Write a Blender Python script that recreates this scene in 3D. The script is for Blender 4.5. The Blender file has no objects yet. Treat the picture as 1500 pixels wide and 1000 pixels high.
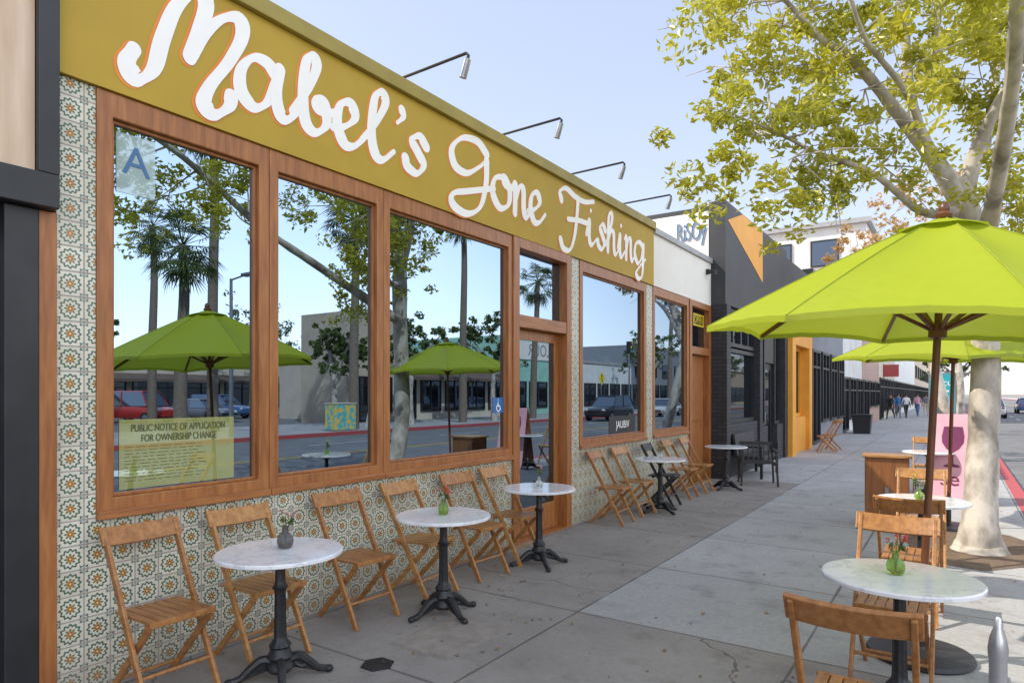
import bpy, bmesh, math, random
from mathutils import Vector, Matrix
R=math.radians; PI=math.pi
sc=bpy.context.scene; C=sc.collection
V=Vector
# ------------------------------------------------------------------ camera frame (used to measure places)
F=960.0; CX=4.0; CH=1.65; TH=math.atan(650/960)
FW=V((-math.sin(TH),math.cos(TH),0)); RT=V((math.cos(TH),math.sin(TH),0)); CAM=V((CX,0,CH))
def P(px,py,z): return CAM+FW*z+RT*((px-750)/F*z)+V((0,0,(577-py)/F*z))
def gp(px,py,Z=0.0): return P(px,py,(CH-Z)*F/(py-577))
def wp(px,py,X=0.0): return P(px,py,F*(CX-X)/(math.cos(TH)*(1400-px)))
# ------------------------------------------------------------------ materials
class N:
    def __init__(s,name):
        s.mat=bpy.data.materials.new(name); s.mat.use_nodes=True; s.t=s.mat.node_tree
        s.b=s.t.nodes['Principled BSDF']; s.out=s.t.nodes['Material Output']
    def n(s,typ,**kw):
        x=s.t.nodes.new(typ)
        for k,v in kw.items(): setattr(x,k,v)
        return x
    def set(s,sock,v):
        if isinstance(v,bpy.types.NodeSocket): s.t.links.new(v,sock)
        elif isinstance(v,(tuple,list)) and len(v)==3 and sock.type=='RGBA': sock.default_value=(*v,1)
        else: sock.default_value=v
    def m(s,op,a,b=None,c=None,clamp=False):
        x=s.n('ShaderNodeMath',operation=op,use_clamp=clamp); s.set(x.inputs[0],a)
        if b is not None: s.set(x.inputs[1],b)
        if c is not None: s.set(x.inputs[2],c)
        return x.outputs[0]
    def mix(s,f,a,b):
        x=s.n('ShaderNodeMix',data_type='RGBA'); s.set(x.inputs[0],f); s.set(x.inputs[6],a); s.set(x.inputs[7],b); return x.outputs[2]
    def pos(s): return s.n('ShaderNodeNewGeometry').outputs['Position']
    def obj(s): return s.n('ShaderNodeTexCoord').outputs['Object']
    def sep(s,v):
        x=s.n('ShaderNodeSeparateXYZ'); s.set(x.inputs[0],v); return x.outputs
    def comb(s,a,b,c=0.0):
        x=s.n('ShaderNodeCombineXYZ'); s.set(x.inputs[0],a); s.set(x.inputs[1],b); s.set(x.inputs[2],c); return x.outputs[0]
    def scale(s,v,st):
        x=s.n('ShaderNodeVectorMath',operation='MULTIPLY'); s.set(x.inputs[0],v); x.inputs[1].default_value=st; return x.outputs[0]
    def noise(s,v,sc_,d=5,r=.55):
        x=s.n('ShaderNodeTexNoise'); s.set(x.inputs['Vector'],v); x.inputs['Scale'].default_value=sc_; x.inputs['Detail'].default_value=d; x.inputs['Roughness'].default_value=r; return x.outputs[0]
    def ramp(s,f,a,b):
        x=s.n('ShaderNodeMapRange'); s.set(x.inputs[0],f); x.inputs[1].default_value=a; x.inputs[2].default_value=b; return x.outputs[0]
    def bump(s,h,st,dist=.01):
        x=s.n('ShaderNodeBump'); s.set(x.inputs['Height'],h); x.inputs['Strength'].default_value=st; x.inputs['Distance'].default_value=dist
        s.t.links.new(x.outputs[0],s.b.inputs['Normal'])
    def col(s,v): s.set(s.b.inputs['Base Color'],v)
    def par(s,**k):
        for a,v in k.items(): s.set(s.b.inputs[a.replace('_',' ')],v)
def mk(name,c1,c2=None,scale=6,rough=.6,metal=0.0,bump=0,bscale=40,st=(1,1,1),world=False,lo=.3,hi=.7,coat=0):
    k=N(name); co=k.pos() if world else k.obj()
    co=k.scale(co,st)
    if c2 is None: c2=tuple(x*.82 for x in c1)
    k.col(k.mix(k.ramp(k.noise(co,scale),lo,hi),c1,c2))
    k.par(Roughness=rough,Metallic=metal)
    if coat: k.b.inputs['Coat Weight'].default_value=coat
    if bump: k.bump(k.noise(co,bscale,4),bump)
    return k.mat
wood_v=mk('wood_upright',(.42,.165,.048),(.25,.085,.024),5,.38,st=(6,6,.7),bump=.15,bscale=14)
wood_h=mk('wood_level',(.42,.165,.048),(.25,.085,.024),5,.38,st=(6,.7,6),bump=.15,bscale=14)
chair_wood=mk('chair_wood',(.50,.255,.080),(.30,.125,.036),6,.42,st=(1.2,5,5),bump=.12,bscale=14)
chair_wood2=mk('chair_wood_dark',(.44,.20,.06),(.245,.095,.026),6,.42,st=(1.2,5,5),bump=.12,bscale=14)
dark_chair=mk('black_chair_paint',(.02,.02,.02),(.035,.03,.03),6,.5)
pole_wood=mk('pole_wood',(.19,.07,.026),(.10,.036,.014),5,.35,st=(5,5,.6))
stand_wood=mk('stand_wood',(.34,.13,.04),(.19,.07,.022),4,.45,st=(5,5,.6))
iron=mk('black_iron',(.018,.018,.02),(.035,.035,.037),30,.42,metal=.3,bump=.15,bscale=90)
steel=mk('grey_steel',(.42,.43,.45),(.3,.31,.33),8,.35,metal=.85)
pale_steel=mk('pale_metal',(.62,.63,.64),(.5,.51,.52),8,.3,metal=.8)
mustard=mk('mustard_paint',(.48,.31,.026),(.43,.275,.023),2.2,.65,world=True,bump=.08,bscale=60)
olive=mk('olive_coping',(.36,.27,.045),(.27,.20,.035),3,.55,world=True)
white_paint=mk('white_sign_paint',(.93,.91,.86),(.90,.87,.81),8,.55)
orange_line=mk('orange_sign_paint',(.80,.27,.03),(.72,.22,.025),8,.55)
white_wall=mk('white_plaster',(.84,.80,.73),(.76,.72,.64),1.2,.75,world=True,bump=.1,bscale=50)
grey_cap=mk('grey_metal_cap',(.42,.42,.42),(.32,.32,.32),3,.5,world=True)
dark_wall=mk('charcoal_paint',(.035,.036,.04),(.05,.05,.054),2,.6,world=True,bump=.1,bscale=40)
black_paint=mk('black_frame_paint',(.014,.014,.016),(.025,.025,.027),4,.45,world=True)
orange_paint=mk('orange_wall_paint',(.84,.38,.035),(.74,.31,.03),2,.55,world=True)
ply=mk('bare_plywood',(.72,.55,.40),(.58,.41,.27),3,.7,st=(1,5,.6),world=True)
red_paint=mk('red_paint',(.50,.06,.06),(.36,.09,.09),3,.7,world=True)
teal=mk('teal_print',(.03,.40,.42),(.03,.33,.37),5,.4)
pink=mk('pink_board',(.74,.40,.46),(.68,.34,.41),5,.5)
magenta=mk('dark_magenta_print',(.17,.02,.09),None,5,.5)
blue=mk('blue_print',(.03,.16,.42),None,5,.4)
card_blue=mk('faded_blue_print',(.06,.16,.33),None,5,.5)
yellow=mk('yellow_print',(.88,.66,.03),None,5,.4)
ink=mk('black_ink',(.02,.02,.02),None,5,.5)
faded_ink=mk('faded_green_ink',(.09,.10,.04),None,5,.5)
black_plastic=mk('black_plastic',(.02,.02,.022),None,12,.4)
soil=mk('soil_brown',(.20,.13,.08),(.11,.075,.05),9,.95,world=True,bump=.6,bscale=30)
bark=mk('tree_bark',(.58,.52,.44),(.26,.22,.18),5,.85,st=(1,1,.55),bump=.8,bscale=14,lo=.42,hi=.66)
palm_bark=mk('palm_bark',(.25,.2,.15),(.15,.12,.09),6,.9,st=(1,1,3),bump=.5,bscale=12)
def leafmat(name,c1,c2,tr=.4,sc_=1.1):
    k=N(name); cc=k.mix(k.ramp(k.noise(k.pos(),sc_,3),.35,.65),c1,c2)
    cc2=k.mix(k.ramp(k.noise(k.pos(),14,2),.3,.7),cc,c1)
    d=k.n('ShaderNodeBsdfDiffuse'); t=k.n('ShaderNodeBsdfTranslucent'); x=k.n('ShaderNodeMixShader'); x.inputs[0].default_value=tr
    g=k.n('ShaderNodeBsdfGlossy'); g.inputs['Roughness'].default_value=.35; y=k.n('ShaderNodeMixShader'); y.inputs[0].default_value=.05
    k.set(d.inputs[0],cc2); k.set(t.inputs[0],cc2)
    k.t.links.new(d.outputs[0],x.inputs[1]); k.t.links.new(t.outputs[0],x.inputs[2])
    k.t.links.new(x.outputs[0],y.inputs[1]); k.t.links.new(g.outputs[0],y.inputs[2]); k.t.links.new(y.outputs[0],k.out.inputs[0]); return k.mat
leaf=leafmat('sunny_leaves',(.58,.54,.05),(.27,.32,.04),.5)
leaf_rust=leafmat('rusty_leaves',(.60,.36,.14),(.42,.30,.09),.4)
leaf_green=leafmat('green_leaves',(.12,.17,.035),(.06,.10,.022),.35)
palm_leaf=leafmat('palm_leaves',(.12,.17,.04),(.06,.085,.025),.3)
lime=leafmat('lime_fabric',(.44,.52,.035),(.41,.49,.03),.36,.6)
def glassmat(name,refl,tint,dark,rough=0.0,wav=0):
    k=N(name); g=k.n('ShaderNodeBsdfGlossy'); g.inputs['Roughness'].default_value=rough; g.inputs[0].default_value=(*tint,1)
    d=k.n('ShaderNodeBsdfDiffuse'); d.inputs[0].default_value=(*dark,1); x=k.n('ShaderNodeMixShader'); x.inputs[0].default_value=refl
    if wav:
        b=k.n('ShaderNodeBump'); b.inputs['Strength'].default_value=wav; b.inputs['Distance'].default_value=.01
        k.set(b.inputs['Height'],k.noise(k.pos(),1.3,1)); k.t.links.new(b.outputs[0],g.inputs['Normal'])
    k.t.links.new(d.outputs[0],x.inputs[1]); k.t.links.new(g.outputs[0],x.inputs[2]); k.t.links.new(x.outputs[0],k.out.inputs[0]); return k.mat
glass=glassmat('shop_glass',.92,(.255,.335,.425),(.010,.010,.010),0,.012)
far_glass=glassmat('far_glass',.38,(.40,.46,.54),(.015,.018,.02),.02)
car_glass=glassmat('car_glass',.35,(.6,.68,.75),(.01,.012,.014),.02)
paper_film=glassmat('printed_film',.58,(.27,.32,.33),(.58,.60,.20),.01)
grade_film=glassmat('grade_card_film',.30,(.3,.36,.4),(.44,.57,.56),.02)
def vaseglass(name,c):
    k=N(name); k.col(c); k.par(Roughness=.05); k.b.inputs['Transmission Weight'].default_value=.75; k.b.inputs['IOR'].default_value=1.3; return k.mat
# patterned tile
def tilemat():
    k=N('floral_tile'); s=.1365; x,y,z=k.sep(k.pos())
    fy=k.m('DIVIDE',k.m('SUBTRACT',k.m('ADD',y,x),1.541),s); fz=k.m('DIVIDE',z,s)
    u=k.m('SUBTRACT',k.m('FRACT',fy),.5); v=k.m('SUBTRACT',k.m('FRACT',fz),.5)
    r=k.m('SQRT',k.m('ADD',k.m('MULTIPLY',u,u),k.m('MULTIPLY',v,v))); a=k.m('ARCTAN2',v,u)
    au=k.m('ABSOLUTE',u); av=k.m('ABSOLUTE',v)
    cu=k.m('SUBTRACT',.5,au); cv=k.m('SUBTRACT',.5,av)
    rc=k.m('SQRT',k.m('ADD',k.m('MULTIPLY',cu,cu),k.m('MULTIPLY',cv,cv)))
    ac=k.m('ARCTAN2',cv,cu)
    wn=k.n('ShaderNodeTexWhiteNoise',noise_dimensions='2D'); k.set(wn.inputs['Vector'],k.comb(k.m('FLOOR',fy),k.m('FLOOR',fz))); tone=wn.outputs[0]
    cream=k.mix(tone,(.70,.65,.52),(.60,.55,.43))
    green=(.07,.145,.10); rust=(.36,.12,.03); blue_=(.08,.17,.15); ochre=(.50,.27,.06)
    def lt(p,q): return k.m('LESS_THAN',p,q)
    def gt(p,q): return k.m('GREATER_THAN',p,q)
    def both(p,q): return k.m('MULTIPLY',p,q)
    c=cream
    pet=k.m('ADD',.385,k.m('MULTIPLY',.035,k.m('COSINE',k.m('MULTIPLY',a,12.0))))
    pin=k.m('ADD',.300,k.m('MULTIPLY',.035,k.m('COSINE',k.m('MULTIPLY',a,12.0))))
    c=k.mix(both(lt(r,pet),gt(r,pin)),c,green)
    fl=k.m('ADD',.18,k.m('MULTIPLY',.05,k.m('COSINE',k.m('MULTIPLY',a,8.0))))
    c=k.mix(lt(r,fl),c,green); c=k.mix(lt(r,.135),c,ochre); c=k.mix(lt(r,.095),c,rust); c=k.mix(lt(r,.04),c,(.74,.6,.32))
    pc=k.m('ADD',.185,k.m('MULTIPLY',.04,k.m('COSINE',k.m('MULTIPLY',ac,8.0))))
    c=k.mix(lt(rc,pc),c,blue_); c=k.mix(lt(rc,.115),c,cream); c=k.mix(lt(rc,.07),c,rust)
    edge=k.m('MAXIMUM',au,av); g=gt(edge,.472)
    c=k.mix(g,c,(.32,.30,.26))
    dirt=k.ramp(k.noise(k.pos(),3,4),.5,.8)
    c=k.mix(k.m('MULTIPLY',dirt,.35),c,(.30,.25,.18))
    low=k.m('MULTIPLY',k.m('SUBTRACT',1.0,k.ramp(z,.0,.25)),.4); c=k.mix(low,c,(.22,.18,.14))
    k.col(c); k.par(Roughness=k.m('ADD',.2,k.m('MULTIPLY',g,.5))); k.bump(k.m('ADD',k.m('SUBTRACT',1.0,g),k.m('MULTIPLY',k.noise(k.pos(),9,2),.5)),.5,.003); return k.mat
tile=tilemat()
def marblemat():
    k=N('white_marble'); o=k.obj(); info=k.n('ShaderNodeObjectInfo')
    sh=k.n('ShaderNodeVectorMath',operation='ADD'); k.set(sh.inputs[0],o); k.set(sh.inputs[1],k.comb(k.m('MULTIPLY',info.outputs['Random'],9.0),0.0,0.0))
    w=k.noise(sh.outputs[0],5,8,.62); v=k.m('ABSOLUTE',k.m('SUBTRACT',w,.5)); ve=k.ramp(v,0.0,.035)
    c=k.mix(ve,(.60,.61,.63),(.82,.82,.81)); c=k.mix(k.ramp(k.noise(sh.outputs[0],2.5,4),.4,.7),c,(.70,.71,.72))
    k.col(c); k.par(Roughness=.12); return k.mat
marble=marblemat()
def walkmat():
    k=N('sidewalk_concrete'); p=k.pos(); x,y,z=k.sep(p)
    sy=1.55; fy=k.m('DIVIDE',k.m('SUBTRACT',y,4.4),sy); fx=k.m('DIVIDE',k.m('SUBTRACT',x,1.62),1.56)
    wob=k.m('MULTIPLY',k.m('SUBTRACT',k.noise(p,3,3),.5),.02)
    jy=k.m('MULTIPLY',k.m('SUBTRACT',.5,k.m('ABSOLUTE',k.m('SUBTRACT',k.m('FRACT',fy),.5))),sy)
    jx=k.m('MULTIPLY',k.m('SUBTRACT',.5,k.m('ABSOLUTE',k.m('SUBTRACT',k.m('FRACT',fx),.5))),1.56)
    j=k.m('ADD',k.m('MINIMUM',jy,jx),wob); jm=k.m('SUBTRACT',1.0,k.ramp(j,.002,.014))
    cell=k.n('ShaderNodeTexWhiteNoise',noise_dimensions='2D'); k.set(cell.inputs['Vector'],k.comb(k.m('FLOOR',fx),k.m('FLOOR',fy)))
    big=k.ramp(k.noise(p,.9,6,.65),.3,.7); fine=k.ramp(k.noise(p,22,6,.7),.3,.7)
    light=k.mix(big,(.58,.565,.545),(.44,.43,.415)); light=k.mix(k.m('MULTIPLY',cell.outputs[0],.5),light,(.38,.37,.36))
    dark=k.mix(big,(.37,.325,.28),(.225,.195,.167))
    jag=k.m('MULTIPLY',k.m('SUBTRACT',k.noise(p,2.5,4),.5),.12)
    old=k.m('MAXIMUM',k.m('LESS_THAN',y,4.4),k.m('MULTIPLY',k.m('LESS_THAN',k.m('ADD',x,jag),1.62),k.m('LESS_THAN',y,13.0)))
    c=k.mix(k.m('MULTIPLY',old,.85),light,dark)
    c=k.mix(k.m('MULTIPLY',fine,.42),c,(.21,.19,.17))
    sp=k.n('ShaderNodeTexVoronoi'); k.set(sp.inputs['Vector'],p); sp.inputs['Scale'].default_value=5.0
    spot=k.m('LESS_THAN',sp.outputs['Distance'],.055); c=k.mix(k.m('MULTIPLY',spot,.5),c,(.12,.105,.095))
    st=k.ramp(k.noise(p,2.3,7,.7),.52,.72); c=k.mix(k.m('MULTIPLY',st,.55),c,(.14,.118,.095))
    gr=k.ramp(k.noise(p,160,3,.8),.35,.7); c=k.mix(k.m('MULTIPLY',gr,.25),c,(.09,.083,.075))
    ck=k.n('ShaderNodeTexVoronoi',feature='DISTANCE_TO_EDGE'); nz=k.n('ShaderNodeTexNoise'); k.set(nz.inputs['Vector'],p); nz.inputs['Scale'].default_value=2.5; nz.inputs['Detail'].default_value=5
    ad=k.n('ShaderNodeVectorMath',operation='ADD'); k.set(ad.inputs[0],p); k.set(ad.inputs[1],k.scale(nz.outputs['Color'],(.5,.5,0))); k.set(ck.inputs['Vector'],ad.outputs[0]); ck.inputs['Scale'].default_value=.33
    cm=k.m('MULTIPLY',k.m('LESS_THAN',ck.outputs['Distance'],.0022),old); c=k.mix(k.m('MULTIPLY',cm,.7),c,(.07,.06,.055))
    c=k.mix(k.m('MULTIPLY',jm,.8),c,(.09,.08,.07)); k.col(c); k.par(Roughness=.85)
    k.bump(k.m('SUBTRACT',k.m('MULTIPLY',k.noise(p,70,5,.7),.6),k.m('MULTIPLY',jm,1.5)),.5,.006); return k.mat
walk=walkmat()
asphalt=mk('asphalt',(.20,.196,.19),(.135,.133,.13),1.3,.9,world=True,bump=.3,bscale=60)
ground_m=mk('dry_ground',(.30,.27,.23),(.2,.185,.15),.05,.95,world=True)
road_white=mk('road_white',(.7,.7,.68),(.5,.5,.48),4,.7,world=True)
road_yellow=mk('road_yellow',(.7,.45,.05),(.5,.32,.05),4,.7,world=True)
def brickmat(name,c1,c2,mo,sx=.22,sz=.075):
    k=N(name); x,y,z=k.sep(k.pos()); t=k.n('ShaderNodeTexBrick'); k.set(t.inputs['Vector'],k.comb(k.m('ADD',x,y),z))
    t.inputs['Scale'].default_value=1; t.inputs['Brick Width'].default_value=sx; t.inputs['Row Height'].default_value=sz; t.inputs['Mortar Size'].default_value=.008
    t.inputs['Color1'].default_value=(*c1,1); t.inputs['Color2'].default_value=(*c2,1); t.inputs['Mortar'].default_value=(*mo,1)
    k.col(t.outputs[0]); k.par(Roughness=.6); k.bump(k.m('SUBTRACT',1.0,t.outputs['Fac']),.6,.008); return k.mat
black_brick=brickmat('black_brick',(.03,.03,.033),(.045,.045,.05),(.015,.015,.016))
def wallcol(name,c): return mk(name,c,tuple(q*.8 for q in c),1.0,.75,world=True,bump=.08,bscale=30)
w_cream=wallcol('cream_stucco',(.66,.58,.46)); w_white=wallcol('white_stucco',(.78,.77,.74)); w_mint=wallcol('mint_stucco',(.34,.62,.50))
w_tan=wallcol('tan_stucco',(.58,.48,.36)); w_grey=wallcol('grey_stucco',(.24,.25,.27)); w_brown=wallcol('brown_roof',(.16,.11,.085)); w_brick=brickmat('red_brick',(.46,.26,.19),(.38,.20,.15),(.45,.42,.38))
# ------------------------------------------------------------------ mesh helper
def cr(pts,n=8):
    pts=[V(p) for p in pts]; q=[pts[0]*2-pts[1]]+pts+[pts[-1]*2-pts[-2]]; out=[]
    for i in range(1,len(q)-2):
        a,b,c,d=q[i-1:i+3]
        for j in range(n):
            t=j/n; out.append(.5*((2*b)+(c-a)*t+(2*a-5*b+4*c-d)*t*t+(3*b-a-3*c+d)*t**3))
    out.append(pts[-1]); return out
class MB:
    def __init__(s): s.v=[]; s.f=[]; s.mi=[]; s.cur=0
    def add(s,vs,fs):
        o=len(s.v); s.v+= [V(p) for p in vs]
        for f in fs: s.f.append([i+o for i in f]); s.mi.append(s.cur)
    def box(s,x0,x1,y0,y1,z0,z1):
        s.add([(x0,y0,z0),(x1,y0,z0),(x1,y1,z0),(x0,y1,z0),(x0,y0,z1),(x1,y0,z1),(x1,y1,z1),(x0,y1,z1)],
              [(3,2,1,0),(4,5,6,7),(0,1,5,4),(1,2,6,5),(2,3,7,6),(3,0,4,7)]); return s
    def ring(s,x0,x1,ya,yb,za,zb,ga,gb,gza,gzb):
        """one-piece rectangular frame in the YZ plane"""
        vs=[]
        for x in (x0,x1):
            vs+= [(x,ya,za),(x,yb,za),(x,yb,zb),(x,ya,zb),(x,ga,gza),(x,gb,gza),(x,gb,gzb),(x,ga,gzb)]
        fs=[]
        for i in range(4):
            j=(i+1)%4
            fs+= [(8+i,8+j,12+j,12+i),(j,i,4+i,4+j),(i,j,8+j,8+i),(4+j,4+i,12+i,12+j)]
        s.add(vs,fs); return s
    def bar(s,a,b,w,t,side=(0,1,0)):
        a=V(a); b=V(b); d=(b-a).normalized(); sd=V(side); sd=(sd-d*sd.dot(d)).normalized(); n=d.cross(sd)
        vs=[]
        for p in (a,b):
            for i,j in ((-1,-1),(1,-1),(1,1),(-1,1)): vs.append(p+sd*(i*w/2)+n*(j*t/2))
        s.add(vs,[(3,2,1,0),(4,5,6,7),(0,1,5,4),(1,2,6,5),(2,3,7,6),(3,0,4,7)]); return s
    def tube(s,pts,rad,n=8,cap=True):
        pts=[V(p) for p in pts]
        if not isinstance(rad,(list,tuple)): rad=[rad]*len(pts)
        vs=[]; up=None
        for i,p in enumerate(pts):
            d=(pts[min(i+1,len(pts)-1)]-pts[max(i-1,0)])
            if d.length<1e-9: d=V((0,0,1))
            d.normalize()
            if up is None: up=d.orthogonal().normalized()
            up=(up-d*up.dot(d)); up=up.normalized() if up.length>1e-6 else d.orthogonal().normalized(); w=d.cross(up)
            for k in range(n):
                a=2*PI*k/n; vs.append(p+(up*math.cos(a)+w*math.sin(a))*rad[i])
        fs=[]
        for i in range(len(pts)-1):
            for k in range(n):
                k2=(k+1)%n; fs.append((i*n+k,i*n+k2,(i+1)*n+k2,(i+1)*n+k))
        if cap: fs.append(tuple(reversed(range(n)))); fs.append(tuple(range((len(pts)-1)*n,len(pts)*n)))
        s.add(vs,fs); return s
    def lathe(s,prof,n=24,c=(0,0,0),flute=0,fn=12):
        vs=[]; c=V(c)
        for r,z in prof:
            for k in range(n):
                a=2*PI*k/n; rr=r*(1+flute*math.cos(fn*a)); vs.append(c+V((rr*math.cos(a),rr*math.sin(a),z)))
        fs=[]
        for i in range(len(prof)-1):
            for k in range(n):
                k2=(k+1)%n; fs.append((i*n+k,i*n+k2,(i+1)*n+k2,(i+1)*n+k))
        fs.append(tuple(reversed(range(n)))); fs.append(tuple(range((len(prof)-1)*n,len(prof)*n)))
        s.add(vs,fs); return s
    def ball(s,c,r,sz=(1,1,1),n=10,m=6):
        c=V(c); prof=[]; vs=[c+V((0,0,-r*sz[2]))]
        for i in range(1,m):
            b=-PI/2+PI*i/m
            for k in range(n):
                a=2*PI*k/n; vs.append(c+V((r*sz[0]*math.cos(b)*math.cos(a),r*sz[1]*math.cos(b)*math.sin(a),r*sz[2]*math.sin(b))))
        vs.append(c+V((0,0,r*sz[2]))); fs=[]
        for k in range(n): fs.append((0,1+(k+1)%n,1+k))
        for i in range(m-2):
            for k in range(n): fs.append((1+i*n+k,1+i*n+(k+1)%n,1+(i+1)*n+(k+1)%n,1+(i+1)*n+k))
        L=len(vs)-1
        for k in range(n): fs.append((L,1+(m-2)*n+k,1+(m-2)*n+(k+1)%n))
        s.add(vs,fs); return s
    def poly(s,pts): s.add(pts,[tuple(range(len(pts)))]); return s
    def prism(s,pts,ext):
        n=len(pts); e=V(ext); vs=[V(p) for p in pts]+[V(p)+e for p in pts]
        s.add(vs,[tuple(reversed(range(n))),tuple(range(n,2*n))]+[(i,(i+1)%n,n+(i+1)%n,n+i) for i in range(n)]); return s
    def xf(s,M): s.v=[M@p for p in s.v]; return s
    def build(s,name,mat,parent=None,off=None,smooth=False,bevel=0,seg=2):
        me=bpy.data.meshes.new(name); o_=V(off) if off is not None else V((0,0,0))
        me.from_pydata([tuple(p-o_) for p in s.v],[],s.f)
        for m in (mat if isinstance(mat,(list,tuple)) else [mat]): me.materials.append(m)
        if isinstance(mat,(list,tuple)): me.polygons.foreach_set('material_index',s.mi)
        me.update()
        if smooth:
            me.shade_smooth(); me.set_sharp_from_angle(angle=R(40))
        o=bpy.data.objects.new(name,me); C.objects.link(o)
        if parent: o.parent=parent
        if bevel:
            b=o.modifiers.new('b','BEVEL'); b.width=bevel; b.segments=seg; b.limit_method='ANGLE'; b.angle_limit=R(50)
        return o
def tag(o,label=None,cat=None,group=None,kind=None):
    if label: o['label']=label
    if cat: o['category']=cat
    if group: o['group']=group
    if kind: o['kind']=kind
    return o
def thing(name,label,cat,loc=(0,0,0),rz=0,group=None):
    o=bpy.data.objects.new(name,None); C.objects.link(o); o.location=loc; o.rotation_euler=(0,0,rz); o.empty_display_size=.2
    return tag(o,label,cat,group)
def copy_tree(o,parent=None):
    c=o.copy(); C.objects.link(c)
    if parent: c.parent=parent
    for ch in list(o.children): copy_tree(ch,c)
    return c
AX_FRONT=Matrix(((0,0,1),(1,0,0),(0,1,0))).to_4x4()      # writing that faces +X
AX_BACK=Matrix(((0,0,-1),(-1,0,0),(0,1,0))).to_4x4()     # writing that faces -X
AX_NEAR=Matrix(((1,0,0),(0,0,-1),(0,1,0))).to_4x4()      # writing that faces -Y
def text(name,s,size,mat,parent,pos,ax,off=(0,0,0),align='CENTER',ext=.001,sx=1.0,space=1.0):
    cu=bpy.data.curves.new(name,'FONT'); cu.body=s; cu.size=size; cu.extrude=ext; cu.align_x=align; cu.align_y='CENTER'; cu.space_line=space
    o=bpy.data.objects.new(name,cu); C.objects.link(o); bpy.context.view_layer.update()
    me=bpy.data.meshes.new_from_object(o.evaluated_get(bpy.context.evaluated_depsgraph_get())); bpy.data.objects.remove(o)
    me.transform(Matrix.Translation(V(pos)-V(off))@ax@Matrix.Diagonal((sx,1,1,1))); me.materials.clear(); me.materials.append(mat)
    q=bpy.data.objects.new(name,me); C.objects.link(q)
    if parent: q.parent=parent
    return q
NIB=(math.cos(R(38)),math.sin(R(38)))
def ribbon(mb,pts,w,x0,dx=.0012,taper=.28,n=8):
    """flat brush stroke on a plane facing +X, broad-nib contrast; pts are (Y,Z)"""
    q=[V((p[0],p[1])) for p in cr([(a,b,0) for a,b in pts],n)]; L=len(q); vs=[]
    nor=[]
    for i in range(L):
        d=q[min(i+1,L-1)]-q[max(i-1,0)]
        d=d.normalized() if d.length>1e-9 else V((1,0)); nor.append((V((-d.y,d.x)),d))
    ws=[w*(1-taper+taper*abs(d.x*NIB[1]-d.y*NIB[0]))/2 for _,d in nor]
    ws=[sum(ws[max(0,i-2):i+3])/len(ws[max(0,i-2):i+3]) for i in range(L)]
    for i in range(L):
        nn,d=nor[i]; x=x0+dx*i/L
        vs+= [(x,*(q[i]+nn*ws[i])),(x,*(q[i]-nn*ws[i]))]
    mb.add(vs,[(2*i,2*i+1,2*i+3,2*i+2) for i in range(L-1)])
    for e,sg in ((0,-1),(L-1,1)):
        nn,d=nor[e]; ww=ws[e]; x=x0+dx*e/L
        mb.poly([(x,*(q[e]+nn*(ww*math.cos(a))+d*(sg*ww*math.sin(a)))) for a in [PI*k/10 for k in range(11)]])
# ------------------------------------------------------------------ camera, light
cam=bpy.data.cameras.new('camera'); co=bpy.data.objects.new('camera',cam); C.objects.link(co); sc.camera=co
co.location=CAM; co.rotation_euler=(R(90),0,TH); cam.sensor_width=36; cam.lens=36*F/1500; cam.shift_y=77/1500; cam.clip_end=8000; cam.clip_start=.05
EL=R(45); TS=V((-.84*math.cos(EL),-.543*math.cos(EL),math.sin(EL)))
w=bpy.data.worlds.new('World'); sc.world=w; w.use_nodes=True; nt=w.node_tree
sky=nt.nodes.new('ShaderNodeTexSky'); sky.sky_type='NISHITA'; sky.sun_disc=False; sky.sun_elevation=EL; sky.sun_rotation=math.atan2(TS.x,TS.y)%(2*PI); sky.air_density=1.0; sky.dust_density=.6; sky.ozone_density=1.2
gm=nt.nodes.new('ShaderNodeGamma'); gm.inputs[1].default_value=.42; nt.links.new(sky.outputs[0],gm.inputs[0])          # even haze: flattens the step between zenith and horizon
vm=nt.nodes.new('ShaderNodeVectorMath'); vm.operation='MULTIPLY'; vm.inputs[1].default_value=(3.75,3.68,4.0); nt.links.new(gm.outputs[0],vm.inputs[0])
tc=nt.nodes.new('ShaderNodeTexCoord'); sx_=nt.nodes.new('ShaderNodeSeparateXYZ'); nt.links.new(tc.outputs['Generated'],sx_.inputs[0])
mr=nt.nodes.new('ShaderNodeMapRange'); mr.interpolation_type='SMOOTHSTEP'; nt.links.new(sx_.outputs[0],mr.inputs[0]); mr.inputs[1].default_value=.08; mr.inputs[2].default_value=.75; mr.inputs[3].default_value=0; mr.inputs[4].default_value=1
mx=nt.nodes.new('ShaderNodeMix'); mx.data_type='VECTOR'; nt.links.new(mr.outputs[0],mx.inputs[0]); mx.inputs[4].default_value=(1,1,1); mx.inputs[5].default_value=(3.2,2.95,2.6)   # added fill: sky made brighter and warmer towards the street to light the facade
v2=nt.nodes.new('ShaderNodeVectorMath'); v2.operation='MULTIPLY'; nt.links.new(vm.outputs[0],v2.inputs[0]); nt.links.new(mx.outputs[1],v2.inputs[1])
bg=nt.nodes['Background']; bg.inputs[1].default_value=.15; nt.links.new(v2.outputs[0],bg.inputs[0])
su=bpy.data.lights.new('sun','SUN'); su.energy=5.0; su.angle=R(.5); su.color=(1,.93,.82); so=bpy.data.objects.new('sun',su); C.objects.link(so); so.location=(-20,-15,30)
so.rotation_euler=(-TS).to_track_quat('-Z','Y').to_euler()
sc.view_settings.view_transform='Standard'; sc.view_settings.look='None'; sc.view_settings.exposure=0
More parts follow.
